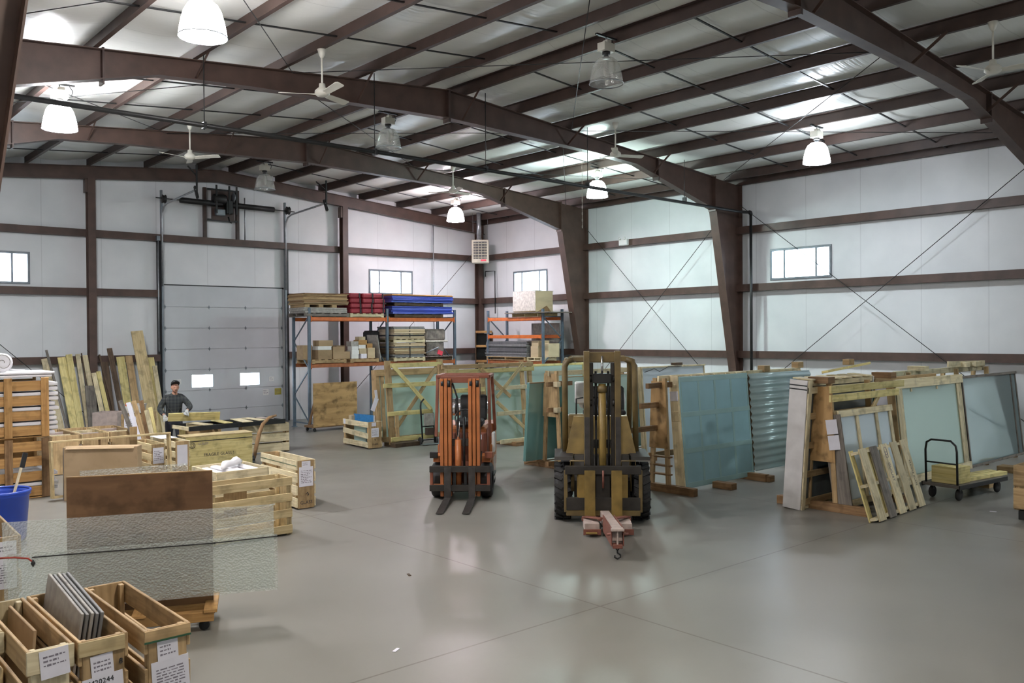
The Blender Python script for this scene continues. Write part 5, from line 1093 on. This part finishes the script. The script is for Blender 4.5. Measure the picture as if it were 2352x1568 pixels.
# ------------------------------------------------------------------ pallet racks
def upright(r, x, y0, y1, H, ax='x'):
    """frame of two posts with lacing; posts at y0 / y1 (rack along local X)"""
    for y in (y0, y1): 
        p = box(r, 'post', (x, y, H/2), (.08, .07, H), 'rack_blue', bev=.004); box(p, 'foot_plate', (0, 0, -H/2+.006), (.13, .13, .012), 'rack_blue', bev=0)
    zs = [.15, .95, 1.75, 2.55, 3.3]
    for i in range(len(zs)-1):
        a, b_ = (y0, y1) if i % 2 == 0 else (y1, y0); plank(r, 'brace', (x, a, zs[i]), (x, b_, zs[i+1]), .035, .025, 'rack_blue', (1, 0, 0), bev=0)
    for z in (.15, 3.3): plank(r, 'brace', (x, y0, z), (x, y1, z), .035, .025, 'rack_blue', (1, 0, 0), bev=0)
def rack(label, loc, rz, xs, dep, beams, H=3.55):
    r = thing('pallet_rack', label, 'pallet rack', loc, rz, group='blue and orange pallet racks')
    for x in xs: upright(r, x, 0, dep, H)
    for a, b_ in zip(xs[:-1], xs[1:]):
        for z, m in beams:
            for y in (0, dep): box(r, 'beam', ((a+b_)/2, y, z), (b_-a-.08, .05, .11), m, bev=.006)
            for x in (a+.05, b_-.05): box(r, 'beam_bracket', (x, -.04, z), (.02, .03, .18), 'beam_orange', bev=0)
    return r
R1 = rack('long blue and orange pallet rack right of the roll door', (-8.83, -2.9, 0), 0, (0, 2.7, 5.36), .95, ((3.22, 'beam_orange'), (1.84, 'beam_rust')))
R2 = rack('single bay orange beam pallet rack against the right wall', (-1.6, -2.4, 0), -90, (0, 2.8), .88, ((3.24, 'beam_orange'), (2.64, 'beam_orange'), (1.78, 'beam_rust')))
# R2 local x -> world -y, local y -> world +x
def stack(parent, name, c, s, n, mat, jit=.02, gapk=.0):
    h = s[2]/n
    for i in range(n): box(parent, name, (c[0]+random.uniform(-jit, jit), c[1]+random.uniform(-jit, jit), c[2]+h*(i+.5)), (s[0]*random.uniform(.97, 1), s[1]*random.uniform(.97, 1), h*.93), mat if isinstance(mat, str) else random.choice(mat), (0, 0, random.uniform(-1, 1)), bev=.002)
ZT = 3.28
# top level
pallet('weathered pallet under the brown board stack on top of the long rack', (-8.25, -2.45, ZT), 1.5, 1.0, 'grey_wood')
r = thing('board_stack', 'stack of brown cardboard sheets at the left on top of the long rack', 'board stack', (-8.28, -2.45, ZT+.12))
stack(r, 'sheet_bundle', (0, 0, 0), (1.45, .95, .16), 3, 'board_grey'); 
for x in (-.6, -.15, .3): box(r, 'spacer', (x, 0, .2), (.16, .9, .08), 'tan_wood')
stack(r, 'sheet', (0, 0, .24), (1.5, .95, .34), 9, ('tan_wood', 'brown_wood', 'cardboard'), .035)
pallet('pale pallet under the red bundles on top of the long rack', (-6.87, -2.45, ZT), 1.2, 1.0, 'pale_pine')
for i in range(4):
    for k, x in enumerate((-7.26, -6.83, -6.44)):
        z = ZT+.12+.155*i; nm = ('left', 'middle', 'right')[k]; lv = ('bottom', 'second', 'third', 'top')[i]
        r = thing('red_bundle', 'dark red padded bundle, %s column, %s layer on the long rack' % (nm, lv), 'bundle', (x+random.uniform(-.015, .015), -2.5, z), random.uniform(-2, 2), group='dark red padded bundles')
        box(r, 'pad', (0, 0, .075), (.42 if k else .38, .9, .146), 'red_bag', bev=.035)
        for y in (-.455,): box(r, 'strap', (.14, y, .075), (.05, .012, .14), 'black_strap', bev=0)
for z, lb in ((ZT, 'dark pallet under the lower blue sheet stack on the long rack'), (ZT+.36, 'dark pallet between the two blue sheet stacks on the long rack')):
    pallet(lb, (-4.9, -2.45, z), 1.9, .95, 'dark_wood')
for z, n, lb in ((ZT+.12, 8, 'lower stack of bright blue sheets at the right on top of the long rack'), (ZT+.48, 6, 'upper stack of bright blue sheets under yellow boards on the long rack')):
    r = thing('blue_sheet_stack', lb, 'sheet stack', (-4.78, -2.45, z)); stack(r, 'sheet', (0, 0, 0), (2.42, 1.0, .24 if n == 8 else .2), n, ('sheet_blue', 'sheet_blue', 'sheet_blue_pale'), .035)
    if n == 6: stack(r, 'yellow_sheet', (0, 0, .2), (2.4, 1.0, .06), 3, 'orange_wood', .04)
# lower level
ZL = 1.9
pallet('pallet under the cartons at the left of the long rack lower shelf', (-8.2, -2.5, ZL), 1.15, .95, 'tan_wood'); pallet('pallet under the small white cartons on the long rack lower shelf', (-6.98, -2.5, ZL), 1.0, .95, 'tan_wood')
def carton(label, c, s, mat='cardboard', rz=0, tape=True):
    r = thing('carton', label, 'box', c, rz, group='cartons on the storage racks'); b_ = box(r, 'body', (0, 0, s[2]/2), s, mat, bev=.004)
    if tape: box(b_, 'tape', (0, 0, s[2]/2+.001), (.05, s[1]*.98, .002), 'pale_cardboard', bev=0)
    return r
zc_ = ZL+.122
for lb, x, dy, z, s, m in (
    ('tall brown carton at the far left end of the rack shelf', -8.72, .1, zc_, (.3, .4, .42), 'cardboard'), ('low brown carton under the white topped one on the rack shelf', -8.32, -.2, zc_, (.46, .45, .28), 'cardboard'),
    ('flat white carton on a brown carton at left of the rack shelf', -8.32, -.2, zc_+.282, (.44, .42, .11), 'white_paint'), ('open brown carton on top of the flat white carton', -8.26, -.18, zc_+.394, (.46, .4, .17), 'cardboard'),
    ('square tan carton in the middle of the left rack bay', -7.82, -.15, zc_, (.38, .42, .37), 'cardboard'), ('small tan carton beside the square tan carton', -7.53, -.2, zc_, (.2, .3, .22), 'cardboard'),
    ('brown carton behind the small tan carton on the rack', -7.52, .18, zc_, (.3, .3, .4), 'cardboard'),
    ('bottom small white carton on the rack shelf, left', -7.28, -.25, zc_, (.24, .3, .13), 'white_paint'), ('second small white carton in the white stack', -7.28, -.25, zc_+.131, (.26, .3, .12), 'white_paint'), ('third small white carton in the white stack', -7.27, -.25, zc_+.252, (.22, .28, .12), 'white_paint'),
    ('grey carton topping the stack of small white cartons', -7.26, -.2, zc_+.373, (.26, .28, .15), 'board_grey'), ('white carton low beside the white stack', -6.98, -.28, zc_, (.2, .26, .14), 'paper'), ('tan carton on the low white carton', -7.0, -.25, zc_+.141, (.24, .28, .16), 'pale_cardboard'),
    ('white carton above the tan carton on the rack', -7.0, -.22, zc_+.302, (.24, .26, .11), 'white_paint'), ('orange brown carton high in the pile on the rack', -6.98, -.2, zc_+.413, (.3, .3, .15), 'orange_wood'), ('topmost small tan carton of the pile', -6.97, -.18, zc_+.564, (.22, .24, .1), 'pale_cardboard'),
    ('tan carton at the right of the small pile', -6.7, -.2, zc_, (.26, .36, .32), 'pale_cardboard'), ('orange carton on the right tan carton of the pile', -6.72, -.18, zc_+.321, (.2, .3, .13), 'orange_wood')):
    carton(lb, (x, -2.5+dy, z), s, m, random.uniform(-3, 3), m != 'white_paint')
o = box(None, 'leaning_sheet', (-6.42, -2.6, ZL+.42), (.03, .5, .84), 'board_grey', (0, -10, 8)); tag(o, 'grey printed sheet leaning beside the rack cartons', 'sheet')
r = thing('dark_drum', 'dark wrapped bulk behind the middle rack post', 'wrapped goods', (-6.3, -2.25, ZL)); box(r, 'wrapped_body', (0, 0, .5), (.3, .6, .95), 'black_strap', bev=.06)
for z, lb in ((ZL, 'pallet under the lower bundled board stack on the long rack'), (ZL+.58, 'pallet between the two bundled board stacks on the long rack')): pallet(lb, (-5.36, -2.55, z), 1.2, .95, 'pale_pine')
for z, h_, ms, lb in ((ZL+.12, .45, ('cardboard', 'pale_cardboard', 'cardboard', 'slab_grey'), 'lower stack of strapped brown and grey boards on the long rack'), (ZL+.70, .4, ('pale_cardboard', 'pale_cardboard', 'slab_grey', 'board_grey', 'black_strap'), 'upper stack of strapped grey and pale boards on the long rack')):
    r = thing('board_stack', lb, 'board stack', (-5.36, -2.55, z)); stack(r, 'bundle', (0, 0, 0), (1.2, .95, h_), 9, ms, .03); box(r, 'steel_strap', (0, -.482, h_/2), (.03, .006, h_), 'black_iron', bev=0)
pallet('dark pallet under the shrink wrapped machine on the long rack', (-4.15, -2.5, ZL), 1.05, .95, 'dark_wood')
r = thing('wrapped_machine', 'shrink wrapped dark machine at the right end of the long rack', 'wrapped goods', (-4.2, -2.5, ZL+.12)); box(r, 'lower_block', (0, 0, .25), (.7, .7, .5), 'dark_wrap', bev=.05); box(r, 'upper_block', (-.02, .02, .7), (.85, .75, .4), 'dark_wrap', bev=.06); box(r, 'wrap_band', (.0, 0, .5), (.9, .8, .06), 'wrap', bev=.02)
box(r, 'red_tag', (.15, -.36, .12), (.2, .02, .14), 'hot_pink', (0, 20, 0), bev=0); plank(r, 'dark_bar', (-.45, -.3, .1), (.05, -.42, .3), .05, .03, 'grey_steel'); box(r, 'floor_sheet', (.05, -.1, -.0), (1.0, .9, .02), 'dark_wrap')
# rack on the right wall
pallet('pallet holding the film wrapped crate on the right wall rack', (-1.18, -4.35, 3.30), .9, 1.3, 'pine', 0)
o = box(None, 'plywood_sheet', (-1.2, -4.55, 3.436), (1.1, 2.2, .03), 'grey_wood'); tag(o, 'thin board under the film wrapped crate on the right wall rack', 'board')
r = thing('wrapped_crate', 'white film wrapped crate on top of the right wall rack', 'crate', (-1.2, -4.3, 3.452)); box(r, 'body', (0, 0, .36), (.8, 1.1, .7), 'pale_cardboard', bev=.01); box(r, 'film_wrap', (-.41, .0, .38), (.02, 1.12, .68), 'wrap', bev=.008); box(r, 'film_top', (0, .0, .715), (.84, 1.12, .012), 'wrap', bev=0); prism(r, 'torn_flap', [(-.3, .02), (.3, .02), (.1, .22)], -.562, -.552, 'brown_wood', 'y')
r = thing('wire_mesh_stack', 'stack of grey wire mesh panels on the right wall rack', 'mesh stack', (-1.2, -3.35, 1.84)); pallet_parts(r, .9, 2.0, 0, 'tan_wood', 5); stack(r, 'mesh_panel', (0, 0, .12), (.85, 2.15, .52), 12, ('grey_mesh', 'slab_grey'), .02)
pallet('small pallet under the tan cartons on the right wall rack', (-1.3, -4.82, 1.84), .7, .7, 'pale_pine')
for lb, y, z, s, dx in (('large tan carton on the right wall rack, lower left', -4.72, 1.962, (.5, .36, .36), -.05), ('tan carton on top of the large tan carton on the right wall rack', -4.74, 2.324, (.5, .34, .18), -.04), ('olive carton at the right end of the right wall rack', -5.1, 1.962, (.5, .3, .45), .1)):
    carton(lb, (-1.25+dx, y, z), s, 'pale_cardboard', 0)
r = thing('corner_shelf', 'small brown shelf unit standing in the back corner', 'shelf', (-1.05, -1.5, 0), rz=-42)
for s in (-1, 1): box(r, 'side', (s*.3, .1, 1.4), (.04, .4, 2.8), 'dark_wood')
for z in (.4, 1.2, 1.75, 2.3, 2.82): box(r, 'shelf_board', (0, .1, z), (.58, .4, .08), 'orange_wood')
box(r, 'back_panel', (0, .29, 1.4), (.56, .02, 2.7), 'black_iron')
r = thing('grey_panel_stack', 'grey panels standing behind the right wall rack', 'panel stack', (-.45, -4.2, 0))
for i in range(3): box(r, 'panel', (-.05+i*.05, .1*i, 1.55), (.03, 1.3, 3.1), 'slab_grey' if i else 'board_grey')
# ------------------------------------------------------------------ the worker
def skin(name, J, E_, mat, parent, sub=2, extra=None, voxel=None, smooth_it=0):
    """J: {key: (x,y,z,rx,ry)}; grown with Skin + Subsurf, optionally fused with extra blobs by voxel remesh"""
    ks = list(J); me = bpy.data.meshes.new(name); me.from_pydata([J[k][:3] for k in ks], [(ks.index(a), ks.index(b_)) for a, b_ in E_], [])
    o = bpy.data.objects.new(name, me); COL.objects.link(o)
    o.modifiers.new('s', 'SKIN').use_smooth_shade = True
    sv = me.skin_vertices[0].data
    for i, k in enumerate(ks): sv[i].radius = J[k][3:5]; sv[i].use_root = (i == 0)
    m = o.modifiers.new('u', 'SUBSURF'); m.levels = m.render_levels = sub
    dg = bpy.context.evaluated_depsgraph_get(); dg.update(); out = bpy.data.meshes.new_from_object(o.evaluated_get(dg)); bpy.data.objects.remove(o)
    if extra or voxel:
        bm = bmesh.new(); bm.from_mesh(out)
        for (c, s, rx) in (extra or []):
            mt = Matrix.Translation(c) @ Matrix.Rotation(R(rx), 4, 'X') @ Matrix.Diagonal((*s, 1)); bmesh.ops.create_uvsphere(bm, u_segments=16, v_segments=12, radius=1, matrix=mt)
        bm.to_mesh(out); bm.free()
        o2 = bpy.data.objects.new(name, out); COL.objects.link(o2); rm = o2.modifiers.new('r', 'REMESH'); rm.mode = 'VOXEL'; rm.voxel_size = voxel; rm.use_smooth_shade = True
        if smooth_it: sm = o2.modifiers.new('sm', 'SMOOTH'); sm.iterations = smooth_it; sm.factor = .5
        dg = bpy.context.evaluated_depsgraph_get(); dg.update(); out = bpy.data.meshes.new_from_object(o2.evaluated_get(dg)); bpy.data.objects.remove(o2)
    out.materials.clear(); out.materials.append(MATS[mat]); out.polygons.foreach_set('use_smooth', [True]*len(out.polygons))
    ob = bpy.data.objects.new(name, out); link(ob, parent); return ob
mn = thing('person', 'man in a dark plaid shirt and black cap holding a board at the table', 'person', (-13.93, -6.02, 0), rz=-10)
def arm_pts(s):
    return ({'sh': (-.185, -.06, 1.355), 'el': (-.33, -.09, 1.11), 'wr': (-.27, -.42, .98)} if s < 0 else {'sh': (.185, -.07, 1.355), 'el': (.32, -.22, 1.14), 'wr': (.17, -.56, 1.08)})
# body: one continuous skin surface
J = {'pel': (0, .02, .93, .14, .11), 'bel': (0, .0, 1.08, .15, .12), 'chs': (0, -.05, 1.27, .155, .115), 'nek': (0, -.10, 1.45, .06, .06), 'hd0': (0, -.135, 1.53, .06, .065)}
E_ = [('pel', 'bel'), ('bel', 'chs'), ('chs', 'nek'), ('nek', 'hd0')]
for s, t_ in ((-1, 'r'), (1, 'l')):
    a = arm_pts(s); J['sh'+t_] = (*a['sh'], .065, .065); J['el'+t_] = (*a['el'], .045, .045); J['wr'+t_] = (*a['wr'], .032, .03)
    J['hp'+t_] = (s*.1, .02, .88, .095, .095); J['kn'+t_] = (s*.11, .0, .49, .06, .06); J['an'+t_] = (s*.12, .05, .09, .042, .045); J['ft'+t_] = (s*.13, -.12, .045, .04, .03)
    E_ += [('chs', 'sh'+t_), ('sh'+t_, 'el'+t_), ('el'+t_, 'wr'+t_), ('pel', 'hp'+t_), ('hp'+t_, 'kn'+t_), ('kn'+t_, 'an'+t_), ('an'+t_, 'ft'+t_)]
hc = Vector((0, -.165, 1.60))
extra = [(hc, (.08, .10, .118), -22), (hc+Vector((0, -.05, -.07)), (.05, .045, .05), -22), (hc+Vector((0, -.098, -.035)), (.014, .02, .024), -22), (hc+Vector((0, -.08, -.078)), (.026, .014, .01), 0), (hc+Vector((-.08, .01, -.01)), (.012, .02, .03), 0), (hc+Vector((.08, .01, -.01)), (.012, .02, .03), 0), (hc+Vector((0, -.09, .008)), (.055, .02, .012), 0)]
body = skin('body', J, E_, 'skin', mn, 2, extra, .011, 2)
for s in (-1, 1): lathe(body, 'eye', [(.0004, -.004), (.005, -.003), (.006, 0), (.005, .003), (.0004, .004)], 'ink', 10, hc+Vector((s*.03, -.095, -.012)), (90, 0, 0), cap=False)
lathe(body, 'moustache', [(.001, -.034), (.009, -.02), (.011, 0), (.009, .02), (.001, .034)], 'moustache', 8, hc+Vector((0, -.1, -.064)), (0, 90, 0), cap=False)
# hair at the sides under the cap
lathe(body, 'hair', [(.08, -.02), (.083, .0), (.083, .03), (.078, .05)], 'moustache', 18, hc+Vector((0, .022, .012)), (-22, 0, 0))
# plaid shirt, follows torso and sleeves
JS = {'hem': (0, .01, .86, .185, .155), 'bel': (0, .0, 1.0, .19, .16), 'wst': (0, -.015, 1.12, .19, .165), 'chs': (0, -.045, 1.27, .19, .15), 'col': (0, -.085, 1.40, .12, .11), 'cl2': (0, -.10, 1.455, .078, .08)}
ES = [('hem', 'bel'), ('bel', 'wst'), ('wst', 'chs'), ('chs', 'col'), ('col', 'cl2')]
for s, t_ in ((-1, 'r'), (1, 'l')):
    a = arm_pts(s); w_ = Vector(a['wr']); e_ = Vector(a['el']); c_ = e_+(w_-e_)*.86
    JS['sh'+t_] = (*a['sh'], .088, .088); JS['el'+t_] = (*a['el'], .07, .07); JS['cf'+t_] = (*c_, .052, .05)
    ES += [('chs', 'sh'+t_), ('sh'+t_, 'el'+t_), ('el'+t_, 'cf'+t_)]
skin('shirt', JS, ES, 'plaid', mn, 2, None, .013, 8)
JT = {'wst': (0, .01, .99, .155, .125), 'pel': (0, .02, .90, .165, .135)}; ET = [('wst', 'pel')]
for s, t_ in ((-1, 'r'), (1, 'l')):
    JT['hp'+t_] = (s*.1, .02, .8, .105, .11); JT['kn'+t_] = (s*.11, .0, .49, .078, .08); JT['an'+t_] = (s*.12, .05, .1, .07, .075); ET += [('pel', 'hp'+t_), ('hp'+t_, 'kn'+t_), ('kn'+t_, 'an'+t_)]
skin('trousers', JT, ET, 'trousers', mn, 2)
for s, t_ in ((-1, 'r'), (1, 'l')): box(mn, 'boot', (s*.13, -.05, .05), (.1, .3, .1), 'black_strap', bev=.03)
# cap
cp = lathe(mn, 'cap', [(.088, .0), (.09, .03), (.08, .07), (.05, .1), (.005, .11)], 'cap_black', 20, hc+Vector((0, -.012, .042)), (-24, 0, 0)); cp.scale = (1, 1.18, 1)
vs_ = []
for k in range(9):
    a = math.pi*(k/8); vs_ += [(.085*math.cos(a), -.075-.085*math.sin(a), .01+.012*math.sin(a)), (.085*math.cos(a), -.075-.085*math.sin(a), .002+.012*math.sin(a))]
n_ = len(vs_); vs_ += [(.08, -.02, .012), (.08, -.02, 0), (-.08, -.02, .012), (-.08, -.02, 0)]
bm = bmesh.new()
for v in vs_: bm.verts.new(v)
bmesh.ops.convex_hull(bm, input=bm.verts); me = bpy.data.meshes.new('cap_brim'); bm.to_mesh(me); bm.free(); me.materials.append(MATS['cap_black']); br = bpy.data.objects.new('cap_brim', me); link(br, cp)
box(cp, 'cap_emblem', (0, -.084, .042), (.09, .012, .012), 'paper', (-25, 0, 0), bev=0)
# gloved hands with five fingers
def glove(w_, d, side, spread, mat='glove'):
    """w_ wrist, d pointing direction, side direction of the thumb"""
    d = Vector(d).normalized(); sd = Vector(side); sd = (sd-d*sd.dot(d)).normalized(); pn = d.cross(sd)
    w_ = Vector(w_); p1 = w_+d*.055; p2 = w_+d*.1
    J_ = {'w': (*(w_-d*.03), .042, .036), 'a': (*w_, .036, .03), 'p': (*p1, .046, .024), 'q': (*p2, .044, .02)}; E__ = [('w', 'a'), ('a', 'p'), ('p', 'q')]
    for i, (off, ln) in enumerate(((.032, .07), (.011, .08), (-.011, .075), (-.032, .058))):
        b0 = p2+sd*off; b1 = b0+d*ln*.5-pn*.004; b2 = b1+d*ln*.4-pn*ln*.35*spread
        for nm, q, rr in (('k', b0, .0115), ('m', b1, .0105), ('t', b2, .0095)): J_[nm+str(i)] = (*q, rr, rr)
        E__ += [('q', 'k'+str(i)), ('k'+str(i), 'm'+str(i)), ('m'+str(i), 't'+str(i))]
    t0 = w_+d*.045+sd*.04; t1 = t0+d*.03+sd*.025; t2 = t1+d*.035-pn*.012
    for nm, q, rr in (('t0', t0, .014), ('t1', t1, .0125), ('t2', t2, .011)): J_[nm] = (*q, rr, rr)
    E__ += [('p', 't0'), ('t0', 't1'), ('t1', 't2')]
    return skin('glove', J_, E__, mat, mn, 1)
glove(arm_pts(-1)['wr'], (.0, -.6, -.7), (1, 0, 0), 1.0)
glove(arm_pts(1)['wr'], (-.1, -.7, -.7), (-1, 0, 0), -1.0)
# ------------------------------------------------------------------ scraps on the floor
for i, (x, y, lb) in enumerate(((-17.05, -19.65, 'tiny white paper scrap on the floor in front of the cart'), (-15.6, -17.75, 'dark wood chip on the floor right of the patterned glass'), (-7.1, -20.9, 'small white strip on the floor before the leaning pallet'))):
    o = box(None, 'floor_scrap', (x, y, .004), (.09, .03, .006), 'paper' if i != 1 else 'dark_wood', (0, 0, 30+40*i), bev=0); tag(o, lb, 'scrap')
t = thing('pull_chain', 'thin white pull chain hanging from the middle frame near the greenish lamp', 'chain', (-6.35, -11.6, 5.2))
for k in range(24): tube(t, 'link', [(.012*math.cos(a*1.047), 0 if k % 2 else .012*math.cos(a*1.047), 1.83-k*.077+.04*math.sin(a*1.047)) for a in range(6)], .004, 'fan_white', 4, True)
